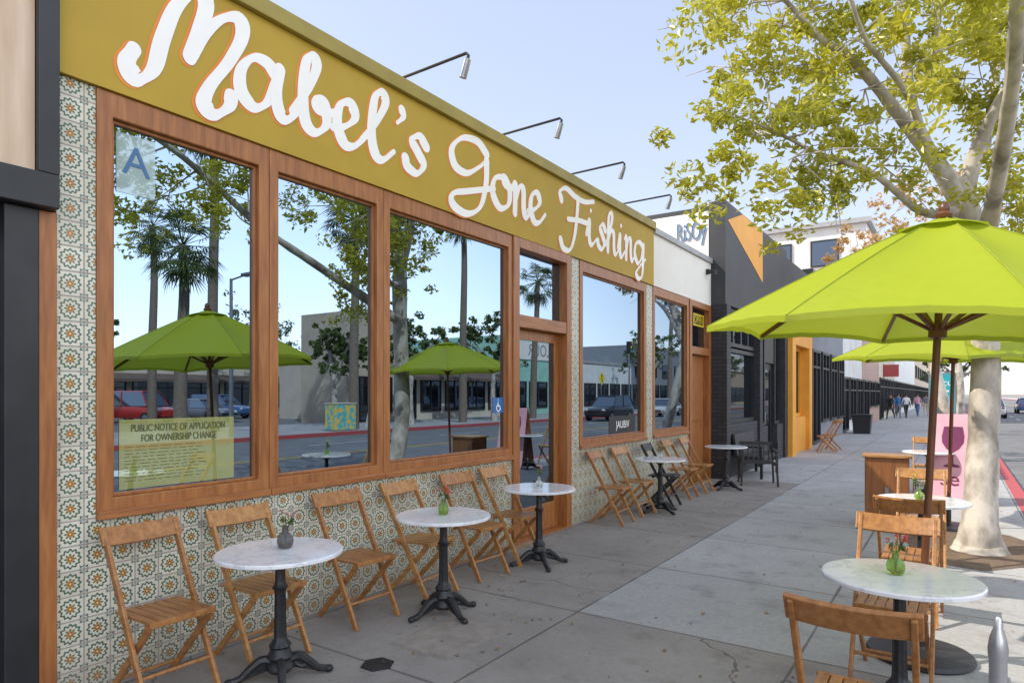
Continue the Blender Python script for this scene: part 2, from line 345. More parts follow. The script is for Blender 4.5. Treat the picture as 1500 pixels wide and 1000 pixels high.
# ------------------------------------------------------------------ setting
def st(name,mb,mat,label,cat): return tag(mb.build(name,mat),label,cat,kind='structure')
st('ground',MB().poly([(-3000,-3000,-.19),(3000,-3000,-.19),(3000,3000,-.19),(-3000,3000,-.19)]),ground_m,'dry bare ground stretching to the horizon','ground')
st('road',MB().poly([(4.9,-60,-.15),(18.1,-60,-.15),(18.1,400,-.15),(4.9,400,-.15)]),asphalt,'dark asphalt street running past the shops','road')
st('pavement',MB().box(-.3,4.77,-30,400,-.19,0),walk,'worn grey concrete sidewalk in front of the shops','pavement')
st('pavement',MB().box(18.3,26,-40,400,-.19,0),walk,'pale sidewalk across the street','pavement')
st('parking_lot',MB().poly([(26.01,-40,-.1),(52,-40,-.1),(52,52,-.1),(26.01,52,-.1)]),asphalt,'grey asphalt parking lot across the street','parking lot')
st('kerb',MB().box(4.772,4.95,-30,400,-.19,.003),red_paint,'red painted kerb along the near sidewalk','kerb')
st('kerb',MB().box(18.12,18.298,-40,400,-.19,.003),red_paint,'red painted kerb on the far side of the street','kerb')
mk1=MB()
for s_ in (11.3,11.5): mk1.poly([(s_,-50,-.145),(s_+.1,-50,-.145),(s_+.1,300,-.145),(s_,300,-.145)])
st('centre_line',mk1,road_yellow,'double yellow centre line on the asphalt','road marking')
mk2=MB()
for k in range(40):
    y=-20+k*7; mk2.poly([(14.6,y,-.145),(14.7,y,-.145),(14.7,y+3,-.145),(14.6,y+3,-.145)]); mk2.poly([(7.6,y,-.145),(7.7,y,-.145),(7.7,y+3,-.145),(7.6,y+3,-.145)])
st('lane_markings',mk2,road_white,'dashed white lane markings on the asphalt','road marking')
rp=random.Random(3)
pit=[(4.15+.62*math.cos(a)*(1+rp.uniform(-.08,.08)),8.7+1.1*math.sin(a)*(1+rp.uniform(-.08,.08)),.004) for a in [2*PI*k/22 for k in range(22)]]
pit=[(min(p[0],4.76),p[1],p[2]) for p in pit]
st('soil_patch',MB().poly(pit),soil,'brown bare soil patch around the street tree trunk','soil')
# ------------------------------------------------------------------ restaurant building
BO=V((0,7,0)); bld=thing('restaurant_building','mustard fronted restaurant with tiled base, wood framed windows and white script sign','building',BO)
def bp(mb,name,mat,parent=bld,**k): return mb.build(name,mat,parent,off=BO,**k)
bp(MB().box(-14,-.14,1.56,12.84,0,4.2),'wall',white_wall)
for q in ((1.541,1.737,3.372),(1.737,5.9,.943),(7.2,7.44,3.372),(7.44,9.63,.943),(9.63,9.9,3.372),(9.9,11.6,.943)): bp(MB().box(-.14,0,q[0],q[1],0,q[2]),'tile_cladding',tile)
def window(ya,yb,ga,gb,z0=.945,z1=3.372,gz0=1.06,gz1=3.23):
    o=bp(MB().ring(-.138,.012,ya,yb,z0,z1,ga,gb,gz0,gz1),'window',wood_v,bevel=.006)
    e=.020; bp(MB().ring(-.137,-.022,ga+.001,gb-.001,gz0+.001,gz1-.001,ga+e,gb-e,gz0+e,gz1-e),'glazing_bead',wood_v,o,bevel=.003)
    bp(MB().box(.0,.04,ya,yb,z0-.002,z0+.045),'sill',wood_h,o,bevel=.006)
    bp(MB().box(-.12,-.045,ga+e*.5,gb-e*.5,gz0+e*.5,gz1-e*.5),'pane',glass,o); return o
GX=-.044
window(1.738,2.852,1.825,2.772); window(2.856,3.958,2.93,3.888); window(3.962,5.898,4.04,5.825); window(7.442,9.628,7.53,9.535); window(9.902,11.6,9.98,11.50)
def door(ya,yb,glassdoor=True):
    fr=bp(MB().ring(-.2,.03,ya,yb,0,3.372,ya+.12,yb-.12,.019,3.26),'door_frame',wood_v,bevel=.006)
    bp(MB().box(-.19,.024,ya+.121,yb-.121,2.39,2.53),'transom_bar',wood_h,fr,bevel=.006)
    bp(MB().box(-.15,-.08,ya+.121,yb-.121,2.531,3.259),'transom_pane',glass,fr)
    a,b=ya+.125,yb-.125
    if glassdoor:
        o=bp(MB().ring(-.14,-.09,a,b,.022,2.386,a+.10,b-.10,.34,2.27),'door',wood_v,bevel=.006)
        bp(MB().box(-.128,-.105,a+.099,b-.099,.339,2.271),'pane',glass,o)
    else:
        o=bp(MB().box(-.14,-.09,a,b,.022,2.386),'door',wood_v,bevel=.006)
        bp(MB().box(-.09,-.075,a+.12,b-.12,.3,1.0),'panel',wood_v,o,bevel=.006); bp(MB().box(-.09,-.075,a+.12,b-.12,1.15,2.2),'panel',wood_v,o,bevel=.006)
    bp(MB().tube([(-.09,a+.05,.95),(-.04,a+.05,.95),(-.04,a+.05,1.25),(-.09,a+.05,1.25)],.012,8),'handle',steel,o,smooth=True)
door(5.9,7.198); door(11.602,12.84,False)
sp=bp(MB().box(-.14,.03,1.53,9.88,3.375,4.25),'sign_panel',mustard)
bp(MB().box(-.3,.075,1.53,9.88,4.252,4.37),'coping',olive,bevel=.006)
bp(MB().box(-.14,.022,9.883,12.84,3.375,4.2),'white_panel',white_wall)
bp(MB().box(-.3,.06,9.883,12.84,4.203,4.30),'roof_cap',grey_cap,bevel=.005)
# lettering
LT={'a':[[(.80,.80),(.60,.98),(.32,.95),(.10,.62),(.10,.22),(.34,.02),(.60,.22),(.80,.75)],[(.86,.98),(.78,.45),(.86,.08),(1.02,.04),(1.2,.25)]],
'b':[[(0,.25),(.35,.85),(.56,1.38),(.48,1.58),(.32,1.40),(.24,.75),(.30,.15),(.55,.02),(.80,.28),(.76,.68),(.58,.72),(.60,.55),(.85,.55),(1.05,.62)]],
'e':[[(.0,.28),(.35,.42),(.62,.70),(.50,.97),(.22,.85),(.12,.42),(.3,.04),(.6,.06),(.95,.40)]],
'l':[[(0,.28),(.32,.8),(.56,1.36),(.47,1.58),(.30,1.35),(.22,.6),(.3,.1),(.5,.02),(.78,.32)]],
"'":[[(.12,1.42),(.14,1.25),(0,1.05)]],
's':[[(.72,.80),(.52,.98),(.30,.80),(.48,.55),(.64,.30),(.45,.03),(.16,.10),(.10,.28)]],
'o':[[(.52,.98),(.18,.82),(.08,.38),(.35,.02),(.70,.2),(.76,.66),(.54,.98),(.56,.80),(.80,.74),(1.0,.82)]],
'n':[[(0,.82),(.14,.95),(.17,.7),(.14,.04)],[(.15,.40),(.38,.88),(.60,.86),(.62,.3),(.75,.04),(1.0,.25)]],
'G':[[(.92,1.40),(.70,1.62),(.36,1.50),(.14,1.08),(.20,.66),(.46,.60),(.74,.92),(.90,1.18)],[(.92,1.2),(.90,.5),(.76,-.2),(.46,-.52),(.16,-.42),(.16,-.12),(.5,.12),(1.1,.5)]],
'F':[[(.10,1.15),(.06,1.42),(.28,1.62),(.62,1.50),(1.0,1.48),(1.4,1.66)],[(.74,1.48),(.70,.9),(.60,.1),(.42,-.45),(.16,-.48),(.06,-.22)],[(.34,.58),(.75,.70),(1.14,.74)]],
'i':[[(0,.35),(.16,.92),(.15,.25),(.28,.03),(.55,.3)],[(.22,1.26),(.23,1.28)]],
'h':[[(0,.25),(.30,.85),(.48,1.40),(.38,1.58),(.22,1.3),(.15,.05)],[(.15,.42),(.38,.86),(.58,.82),(.60,.25),(.72,.03),(.98,.28)]],
'g':[[(.80,.80),(.55,.97),(.22,.85),(.10,.42),(.34,.06),(.64,.3),(.82,.9)],[(.84,.92),(.80,.2),(.70,-.42),(.42,-.58),(.2,-.4),(.48,-.08),(1.0,.35)]]}
def letter(strokes,w):
    a=MB(); b=MB()
    for i,s_ in enumerate(strokes):
        ribbon(b,[(y-.014,z-.008) for y,z in s_],w+.012,.0315+.0006*i,.0005,.58); ribbon(a,s_,w,.0345+.0025*i,.002,.66)
    bp(a,'letter',white_paint,sp); bp(b,'letter_shadow',orange_line,sp)
Mst=[[(196,72),(186,92),(200,117),(224,102),(238,56),(258,10),(288,-14),(301,8),(291,46),(277,84)],[(277,86),(299,50),(326,28),(350,30),(353,56),(334,92),(307,126),(298,152),(314,168),(333,158),(338,142)]]
letter([[(q.y,q.z) for q in (wp(a,b,.03) for a,b in s_)] for s_ in Mst],.130)
def put(ch,y0,y1,w,base=3.60,xh=.355):
    us=[u for s_ in LT[ch] for u,v in s_]; a,b=min(us),max(us)
    letter([[(y0+(u-a)/(b-a)*(y1-y0),base+v*xh) for u,v in s_] for s_ in LT[ch]],w)
for ch,a,b in (('a',2.62,3.06),('b',3.03,3.43),('e',3.40,3.74),('l',3.70,4.06)): put(ch,a,b,.112)
put("'",4.10,4.17,.09); put('s',4.20,4.47,.105)
for ch,a,b in (('G',4.84,5.52),('o',5.50,5.92),('n',5.86,6.22),('e',6.18,6.55)): put(ch,a,b,.106)
for ch,a,b in (('F',6.90,7.78),('i',7.58,7.86),('s',7.90,8.13),('h',8.14,8.56),('i',8.54,8.76),('n',8.76,9.10),('g',9.12,9.52)): put(ch,a,b,.098)
# sign lamps
lamp=None
for i,(y,l) in enumerate([(4.29,'black sign lamp arm above the letter l, nearest the camera'),(5.84,'black sign lamp arm above the start of the second word'),(7.38,'black sign lamp arm above the start of the third word'),(8.96,'black sign lamp arm above the end of the sign')]):
    if lamp is None:
        lamp=thing('sign_lamp',l,'lamp',(0,y,4.37),0,'lamps along the sign')
        MB().tube([(-.15,0,0),(-.15,0,.095),(.64,0,.105),(.66,0,.08),(.65,0,.04)],.013,8).build('arm',black_paint,lamp,smooth=True)
        MB().tube([(.655,0,.06),(.65,0,.05),(.60,0,-.09)],[.015,.03,.032],12).build('lamp_head',steel,lamp,smooth=True)
        MB().box(-.2,-.1,-.05,.05,-.001,.015).build('base_plate',black_paint,lamp); q=lamp
    else: q=copy_tree(lamp)
    q.location=(0,y,4.37); q['label']=l
# window stickers
def film(name,mat,y0,y1,z0,z1,label,cat):
    o=thing(name,label,cat,(GX,(y0+y1)/2,z0)); MB().box(0,.003,-(y1-y0)/2,(y1-y0)/2,0,z1-z0).build('sheet',mat,o); return o
a=wp(170,185,GX); b=wp(227,281,GX); ya=max(a.y,1.855)
g=film('grade_card',grade_film,ya,b.y,2.83,3.18,'pale blue grade card with big letter A in the left window','card')
text('grade_letter','A',.24,card_blue,g,(.006,0,.19),AX_FRONT)
a=wp(174,625,GX); b=wp(342,712,GX); ya=max(a.y,1.86)
n_=film('public_notice',paper_film,ya,b.y,1.09,1.50,'yellowish public notice poster at the bottom of the left window','poster')
hw=(b.y-ya)/2
text('heading','PUBLIC NOTICE OF APPLICATION\nFOR OWNERSHIP CHANGE',.062,faded_ink,n_,(.006,0,.325),AX_FRONT,sx=hw*2/1.15)
sl=MB()
rr=random.Random(5)
for k in range(11):
    z=.245-k*.02; y=-hw+.03
    while y<hw-.25:
        l=rr.uniform(.02,.07); sl.box(.0032,.0036,y,y+l,z,z+.004); y+=l+.015
sl.build('small_print',faded_ink,n_)
a=wp(722,582,GX); b=wp(738,604,GX)
k_=film('access_sticker',blue,a.y,b.y,b.z,a.z,'blue wheelchair access sticker at the right of the third window','sticker')
S=a.z-b.z; ic=MB()
for s_ in ([(-.06*S,.70*S),(-.06*S,.45*S),(.1*S,.45*S),(.2*S,.2*S)],[(-.12*S,.52*S),(-.24*S,.36*S),(-.18*S,.16*S),(.0,.10*S),(.12*S,.22*S)],[(-.06*S,.84*S),(-.055*S,.845*S)]): ribbon(ic,s_,.075*S,.0038,.0004,0)
ic.build('wheelchair_symbol',white_paint,k_)
a=wp(1015,458,-.08); b=wp(1030,480,-.08)
o_=film('open_sign',black_plastic,a.y,b.y,b.z,a.z,'yellow OPEN sign in the transom of the far wooden door','sign'); o_.location.x=-.079
bw=(b.y-a.y)/2; bh=a.z-b.z
MB().ring(.003,.012,-bw,bw,0,bh,-bw+.03,bw-.03,.03,bh-.03).build('border',yellow,o_)
text('letters','OPEN',.2,yellow,o_,(.006,0,bh/2),AX_FRONT,sx=.95)
a=wp(892,614,GX); b=wp(930,642,GX)
j_=film('window_sign',black_plastic,a.y,b.y,1.085,1.085+.25,'small black lettered sign at the bottom of the right hand window','sign')
text('letters','JAUBIV',.15,white_paint,j_,(.006,0,.12),AX_FRONT)
sb=thing('wall_camera','small black camera box high on the white wall end','camera',(.022,12.55,3.95)); MB().box(0,.06,-.03,.03,0,.1).build('bracket',black_plastic,sb,bevel=.005); MB().tube([(.06,0,.05),(.2,-.04,.02)],[.04,.045],10).build('body',black_plastic,sb,smooth=True)
# ------------------------------------------------------------------ left neighbour
nb=thing('neighbouring_storefront','black framed storefront with bare plywood panel above its beam at the left edge','building',(0,0,0))
MB().box(-10,-.32,-14,1.52,0,5.9).build('wall',dark_wall,nb)
MB().box(-.32,.05,-14,1.425,2.80,5.9).build('plywood_panel',ply,nb)
MB().box(-.32,.09,1.428,1.526,2.80,5.9).build('upper_post',black_paint,nb,bevel=.005)
MB().box(-.32,.10,-14,1.522,2.62,2.797).build('beam',black_paint,nb,bevel=.006)
MB().box(-.32,.03,1.30,1.452,0,2.617).build('post',black_paint,nb,bevel=.006)
MB().box(-.30,.02,1.455,1.539,0,2.617).build('wood_post',wood_v,nb,bevel=.004)
MB().box(-.32,-.25,-.4,1.297,.02,2.6).build('door_leaf',black_paint,nb)
MB().box(-.25,-.247,-.3,1.16,.12,2.5).build('door_pane',far_glass,nb)
# ------------------------------------------------------------------ near-side row beyond
def shop(name,label,y0,y1,xf,dr,h,wall,trim,bays,group=None,z0=.5,z1=2.7,upper=0,uz=3.6,depth=11,awn=None,frame=black_paint,doorbay=0,cornice=True):
    c=V((xf,(y0+y1)/2,0)); r=thing(name,label,'building',c,0,group)
    def bx(mb,x0,x1,*a): mb.box(min(x0,x1),max(x0,x1),*a); return mb
    bx(MB(),xf-dr*depth,xf,y0,y1,-.19,h).build('wall',wall,r,off=c)
    if cornice: bx(MB(),xf-dr*.2,xf+dr*.12,y0,y1,h+.003,h+.22).build('cornice',trim,r,off=c)
    L=(y1-y0)/bays
    for k in range(bays):
        a=y0+k*L+.22; b=y0+(k+1)*L-.22; isd=(k==doorbay); za=.05 if isd else z0
        f=MB(); lo,hi=sorted((xf+dr*.002,xf+dr*.09)); f.ring(lo,hi,a,b,za,z1,a+.09,b-.09,za+.09,z1-.09)
        m=(a+b)/2; bx(f,xf+dr*.002,xf+dr*.085,m-.04,m+.04,za+.085,z1-.085); bx(f,xf+dr*.002,xf+dr*.083,a+.085,m-.04,z1-.6,z1-.54); bx(f,xf+dr*.002,xf+dr*.083,m+.04,b-.085,z1-.6,z1-.54)
        o=f.build('door' if isd else 'window',frame,r,off=c)
        bx(MB(),xf+dr*.003,xf+dr*.03,a+.05,b-.05,za+.05,z1-.05).build('pane',far_glass,o,off=c)
    for k in range(upper*bays):
        row,kk=divmod(k,bays); a=y0+kk*L+L*.25; b=y0+(kk+1)*L-L*.25; zz=uz+row*3
        lo,hi=sorted((xf+dr*.002,xf+dr*.08)); o=MB().ring(lo,hi,a-.07,b+.07,zz-.07,zz+1.5,a,b,zz,zz+1.43).build('window',frame,r,off=c); bx(MB(),xf+dr*.003,xf+dr*.03,a-.02,b+.02,zz-.02,zz+1.45).build('pane',far_glass,o,off=c)
    if awn:
        MB().prism([(xf+dr*.01,y0+.3,z1+.5),(xf+dr*1.3,y0+.3,z1+.05),(xf+dr*1.3,y0+.3,z1-.15),(xf+dr*.01,y0+.3,z1-.05)],(0,y1-y0-.6,0)).build('awning',awn,r,off=c)
    return r,c
# black brick building
KO=V((.3,15.5,0)); kb=thing('black_brick_building','black brick shop with orange chevron on its parapet','building',KO)
def kp(mb,name,mat,parent=kb,**k): return mb.build(name,mat,parent,off=KO,**k)
kp(MB().box(-12,-.02,12.86,18.4,0,5.35),'wall',dark_wall)
kp(MB().box(-12,-.025,12.842,12.858,4.31,5.25),'side_wall',white_wall)
for a,b in ((12.846,13.12),(15.45,15.7),(18.1,18.4)): kp(MB().box(-.02,.33,a,b,0,3.4),'brick_pier',black_brick)
kp(MB().box(-.02,.3,12.85,18.4,3.403,5.42),'parapet',dark_wall)
q=[wp(1066,322,.303),wp(1088,312,.303),wp(1117,340,.303),wp(1117,414,.303)]
for p in q: p.x=.303; p.z=min(p.z,5.41); p.y=max(p.y,12.86)
kp(MB().prism(q,(.004,0,0)),'chevron',orange_paint)
kp(MB().box(-.02,.28,13.12,15.45,0,1.05),'low_wall',black_brick)
def kwin(y0,y1,z0,z1,nv):
    f=MB().ring(.1,.22,y0,y1,z0,z1,y0+.08,y1-.08,z0+.08,z1-.08)
    for k in range(1,nv): yy=y0+(y1-y0)*k/nv; f.box(.1,.215,yy-.03,yy+.03,z0+.075,z1-.075)
    o=kp(f,'window',black_paint); kp(MB().box(.11,.15,y0+.05,y1-.05,z0+.05,z1-.05),'pane',far_glass,o)
kwin(13.125,15.445,1.053,2.58,1); kwin(13.125,15.445,2.62,3.40,4); kwin(15.705,16.4,.9,3.4,1); kwin(17.4,18.095,.9,3.4,1)
kp(MB().box(-.02,.28,15.705,16.4,0,.897),'low_wall',black_brick); kp(MB().box(-.02,.28,17.4,18.095,0,.897),'low_wall',black_brick)
d=kp(MB().box(.08,.14,16.41,17.39,.02,2.4),'door',black_paint); kp(MB().box(.14,.145,16.55,17.25,.3,2.25),'pane',far_glass,d); kp(MB().box(-.02,.2,16.405,17.395,2.41,3.4),'door_head',black_paint)
kp(MB().tube([(.14,16.5,.9),(.2,16.5,.92),(.2,16.5,1.2),(.14,16.5,1.22)],.014,8),'handle',steel,d)
# painted scrawl on the side wall
gs=thing('painted_scrawl','blue grey graffiti lettering on the white side wall above the roof','graffiti',(-.38,12.84,4.87))
for i,m_ in enumerate((blue,w_grey)): text('letters','RiSOy',.52,m_,gs,(.025*i,-.004*(i+1),-.02*i),AX_NEAR,sx=.46)
# orange-framed shop
OO=V((.28,20.1,0)); ob=thing('orange_framed_shop','dark shop with bright orange door frame and panels','building',OO)
def op(mb,name,mat,parent=ob,**k): return mb.build(name,mat,parent,off=OO,**k)
op(MB().box(-12,-.02,18.403,22.4,0,5.2),'wall',dark_wall); op(MB().box(-.02,.25,18.403,22.4,3.5,5.3),'parapet',dark_wall)
op(MB().box(-.02,.45,18.403,18.85,0,3.497),'orange_column',orange_paint); op(MB().box(-.02,.40,21.1,21.55,0,3.497),'orange_column',orange_paint); op(MB().box(-.02,.395,18.85,21.1,3.0,3.497),'orange_beam',orange_paint)
op(MB().box(-.02,.3,18.853,21.097,0,1.0),'orange_panel',orange_paint)
f=op(MB().ring(.05,.16,18.853,21.097,1.003,2.997,18.94,21.01,1.09,2.91).box(.05,.158,19.95,20.03,1.08,2.92),'window',orange_paint); op(MB().box(.06,.1,18.9,21.05,1.05,2.95),'pane',far_glass,f)
f=op(MB().ring(-.02,.2,21.555,22.4,0,3.49,21.65,22.3,.05,3.4),'door_frame',black_paint); op(MB().box(.0,.1,21.62,22.33,.02,3.45),'pane',far_glass,f)
shop('grey_shop','dark grey shop with wide black windows past the orange frame',22.45,30,.15,1,5.4,w_grey,black_paint,4,z1=3.1,z0=.7)
shop('white_shop','low white shop front beyond the dark grey shop',30.05,38,0,1,4.6,w_white,grey_cap,3,z1=2.4)
shop('brick_shop','red brick shop far along the sidewalk',38.05,47,0,1,4.9,w_brick,white_wall,3,z0=.9,z1=2.4)
shop('cream_shop','cream shop front farther along behind the walking people',47.05,60,0,1,4.8,w_cream,w_white,5)
shop('pale_shop','pale row of shops closing the near side far away',60.05,90,0,1,5.5,w_white,w_grey,9,upper=0)
shop('tan_shop','tan row of shops at the far end of the near side',90.05,150,0,1,6.5,w_tan,w_brown,10,upper=1)
# white apartment block behind
AO=V((-8,60,0)); ab=thing('apartment_block','white flat roofed apartment block rising behind the dark shops','building',AO)
MB().box(-22,-.6,46,75,6.3,12.3).build('wall',w_white,ab,off=AO); MB().box(-22.3,-.3,45.7,75.3,12.303,12.6).build('roof',grey_cap,ab,off=AO); MB().box(-14,-8,50,60,12.603,14).build('roof_box',w_white,ab,off=AO)
for r_ in range(2):
    for k in range(7):
        x=-20.5+k*2.8; z=7.2+r_*2.7
        f=MB().ring(45.9,45.997,x-.08,x+1.58,z-.08,z+1.6,x,x+1.5,z,z+1.52); f.v=[V((p.y,p.x,p.z)) for p in f.v]; o=f.build('window',black_paint,ab,off=AO)
        MB().box(x-.02,x+1.52,45.95,45.998,z-.02,z+1.54).build('pane',far_glass,o,off=AO)
# ------------------------------------------------------------------ far side of the street
FX=25.0
shop('white_apartments','white three storey apartments behind the parking lot across the street',-30,23,FX+29,-1,10.5,w_white,grey_cap,12,upper=2,uz=4)
shop('tan_tower_store','tan store with a tall parapet across the street',25.6,29.4,FX-.4,-1,6.4,w_tan,w_cream,2,depth=4)
shop('cream_store','low cream store beside the tan parapet across the street',29.5,42,FX,-1,4.1,w_cream,w_brown,5,awn=w_brown)
r_,c_=shop('mint_shop','mint green shop with a white name board across the street',42.1,52,FX,-1,6.3,w_mint,white_wall,3)
nbd=MB().box(FX-.1,FX-.002,44,51,4.5,6.0).build('name_board',white_wall,r_,off=c_); text('letters','FLOUR',1.4,w_grey,nbd,(FX-.104,47.5,5.25),AX_BACK,off=c_)
shop('white_store','white flat store across the street past the mint shop',52.1,66,FX,-1,4.6,w_white,grey_cap,5)
shop('grey_store','grey two storey store far across the street',66.1,90,FX,-1,7,w_grey,w_white,6,upper=1)
shop('tan_store','tan row of stores far across the street',90.1,150,FX,-1,5,w_tan,w_brown,10)
shop('long_cream_store','long low cream store with brown awning at the back of the parking lot',2,46,FX+21,-1,4.4,w_cream,w_brown,12,depth=8,awn=w_brown)
# ------------------------------------------------------------------ trees
def leafcloud(mb,c,rad,n,size,rg):
    c=V(c)
    for _ in range(n):
        d=V((rg.gauss(0,1),rg.gauss(0,1),rg.gauss(0,1))).normalized()*(rg.random()**.45)
        p=c+V((d.x*rad[0],d.y*rad[1],d.z*rad[2]))
        a=V((rg.gauss(0,1),rg.gauss(0,1),rg.gauss(0,.6)-.35)).normalized(); b=a.cross(V((rg.gauss(0,1),rg.gauss(0,1),rg.gauss(0,1)))).normalized()
        s_=size*rg.uniform(.6,1.35); n2=a.cross(b)*s_*.14
        mb.add([p-a*s_*.6,p-a*s_*.1+b*s_*.27+n2,p+a*s_*.6,p-a*s_*.1-b*s_*.27+n2],[(0,1,2,3)])
def tree(name,label,trunk,limbs,clusters,leafm,seed,n,size,group=None,crad=.55,barkm=bark,sub=6):
    rg=random.Random(seed); base=V(trunk[0][0]); r=thing(name,label,'tree',base,0,group); m=MB()
    tp=cr([p for p,_ in trunk],5); tr=[q.x*(1+rg.uniform(-.05,.05)) for q in cr([(q,0,0) for _,q in trunk],5)]
    m.tube(tp,tr,14); skel=[tp[-1]]
    for L in limbs:
        lp=cr([p for p,_ in L],6); lr=[max(.006,q.x)*(1+rg.uniform(-.07,.07)) for q in cr([(q,0,0) for _,q in L],6)]; m.tube(lp,lr,9); skel+=lp
    lc=MB()
    for c in clusters:
        cc=V(c[0]); rad=c[1] if len(c)>1 else crad
        near=sorted(skel,key=lambda p:(p-cc).length+max(0,(p.z-cc.z))*.5)[0]
        mid=(near+cc)/2+V((rg.uniform(-.15,.15),rg.uniform(-.15,.15),rg.uniform(-.1,.2)))
        L=(near-cc).length; m.tube(cr([near,mid,cc],5),[max(.005,(.008+.009*L)*(1-k/11)) for k in range(11)],6)
        for _ in range(4):
            e=cc+V((rg.gauss(0,1),rg.gauss(0,1),rg.gauss(0,1)))*rad*.55; m.tube([mid*.3+cc*.7,(cc+e)/2+V((0,0,.05)),e],[.008,.006,.003],5)
        for _ in range(sub):
            s2=cc+V((rg.gauss(0,.62),rg.gauss(0,.62),rg.gauss(0,.52)))*rad; q_=rg.uniform(.20,.45)
            leafcloud(lc,s2,(rad*q_,rad*q_,rad*q_*.75),int(n/sub*rg.uniform(.5,1.5)),size,rg)
    m.build('trunk',barkm,r,off=base,smooth=True); lc.build('crown',leafm,r,off=base); return r
g0=gp(1435,806)
T=lambda a,b,z:P(a,b,z)
trunk=[(g0-V((0,0,.05)),.29),(g0+V((0,0,.08)),.225),(g0+V((.0,0,.3)),.172),(T(1440,640,7.1),.143),(T(1444,520,7.1),.136),(T(1434,400,7.05),.134),(T(1412,300,7.0),.13),(T(1400,265,7.0),.11)]
limbs=[[(T(1410,300,7.0),.10),(T(1360,225,6.9),.075),(T(1310,160,6.75),.06),(T(1255,95,6.6),.046),(T(1200,55,6.5),.034),(T(1150,0,6.4),.022)],
 [(T(1404,280,7.0),.09),(T(1350,200,7.1),.066),(T(1330,110,7.2),.048),(T(1325,0,7.3),.038),(T(1310,-150,7.3),.03),(T(1290,-300,7.3),.02)],
 [(T(1412,290,7.0),.10),(T(1432,215,6.9),.07),(T(1475,130,6.7),.055),(T(1530,30,6.5),.045),(T(1590,-100,6.2),.04),(T(1650,-260,6.0),.03)],
 [(T(1405,310,7.0),.055),(T(1350,310,6.7),.04),(T(1280,255,6.4),.03),(T(1200,225,6.2),.02),(T(1130,190,6.1),.012)],
 [(T(1434,400,7.05),.09),(V((4.32,7.0,3.65)),.065),(V((4.35,5.9,4.1)),.05),(V((4.3,4.7,4.75)),.038),(V((4.1,3.4,5.1)),.025),(V((4.0,2.6,5.3)),.012)],
 [(T(1440,230,7.0),.055),(T(1460,100,7.6),.042),(T(1470,-50,8.2),.035),(T(1480,-200,8.6),.025)],
 [(T(1360,225,6.9),.045),(T(1330,140,6.5),.032),(T(1270,60,6.1),.022),(T(1240,-20,5.9),.015)]]
cl=[(1062,40,6.4),(1098,95,6.3),(1080,150,6.3),(1140,40,6.5),(1195,105,6.4),(1095,200,6.1),(1155,235,6.0),(1170,285,6.2),(1220,250,6.4),(1235,185,6.3),(1165,160,6.3),(1290,240,6.5),(1300,55,7.0),(1370,25,7.3),(1450,20,7.0),(1490,110,6.8),(1400,115,7.4),(1345,110,7.3),(1485,235,6.7),(1450,190,7.5),(1255,10,6.6),(1495,310,6.5),(1200,5,6.5),(1110,-10,6.5),(1425,75,7.3),(1270,130,6.6),(1380,70,6.2),(1460,280,6.2),(1325,10,6.0),(1180,-70,6.5),(1270,-80,7),(1350,-90,7.3),(1430,-80,7.4),(1500,-60,7),(1300,-200,7.3),(1400,-220,7.8),(1500,-200,7.5),(1600,-150,6.5),(1600,50,6.0),(1500,30,6.3)]
clusters=[(T(*c),.52) for c in cl]+[(V(p),.55) for p in ((4.4,5.5,4.8),(4.0,4.9,4.3),(4.5,4.2,4.9),(3.9,3.9,4.6),(4.1,3.1,5.0),(3.6,4.6,5.2),(4.5,3.0,4.5),(5.0,5.0,5.4),(5.2,6.2,5.2),(4.9,6.5,6.2),(5.6,7.4,6.0),(5.8,8.6,6.4),(5.4,9.8,6.2),(4.6,10.4,6.6),(4.8,3.6,4.1),(4.6,4.4,4.1),(5.2,4.2,4.6),(5.5,3.0,5.0),(5.4,5.0,4.5),(5.0,2.4,5.4),(6.0,6.4,4.9),(6.2,8.0,5.2),(5.9,10.0,5.4),(5.4,11.2,6.0))]
tree('street_tree','pale barked street tree with yellow green leaves leaning over the sidewalk',trunk,limbs,clusters,leaf,11,460,.072,sub=9)
def autotree(name,label,base,h,cr_,leafm,seed,n,size,lean=(0,0),group=None,ncl=16):
    rg=random.Random(seed); b=V(base); top=b+V((lean[0]*.5,lean[1]*.5,h*.45)); cen=b+V((lean[0],lean[1],h-cr_*.8))
    tk=[(b,.2),(b+(top-b)*.5+V((rg.uniform(-.1,.1),rg.uniform(-.1,.1),0)),.15),(top,.13)]
    lm=[]; cs=[]
    for k in range(ncl):
        a=2*PI*k/ncl*2.6; rr=cr_*rg.uniform(.25,.9); z=rg.uniform(-.6,.8)*cr_*.75
        cs.append((cen+V((rr*math.cos(a),rr*math.sin(a),z)),cr_*rg.uniform(.28,.42)))
    for k in range(5):
        e=cs[k*3%ncl][0]; lm.append([(top-V((0,0,.1)),.11),((top+e)/2+V((0,0,.2)),.07),(e,.03)])
    return tree(name,label,tk,lm,cs,leafm,seed,n,size,group,cr_*.35)
autotree('street_tree','rusty orange leaved street tree behind the lime umbrellas',(4.1,21,0),7.4,2.4,leaf_rust,21,190,.14,(-1.5,.5))
autotree('street_tree','green street tree on the near sidewalk far beyond the rusty one',(4.1,36,0),7.0,2.2,leaf_green,22,110,.2)
autotree('street_tree','small green street tree on the near sidewalk farthest away',(4.1,56,0),6,2.2,leaf_green,23,90,.25)
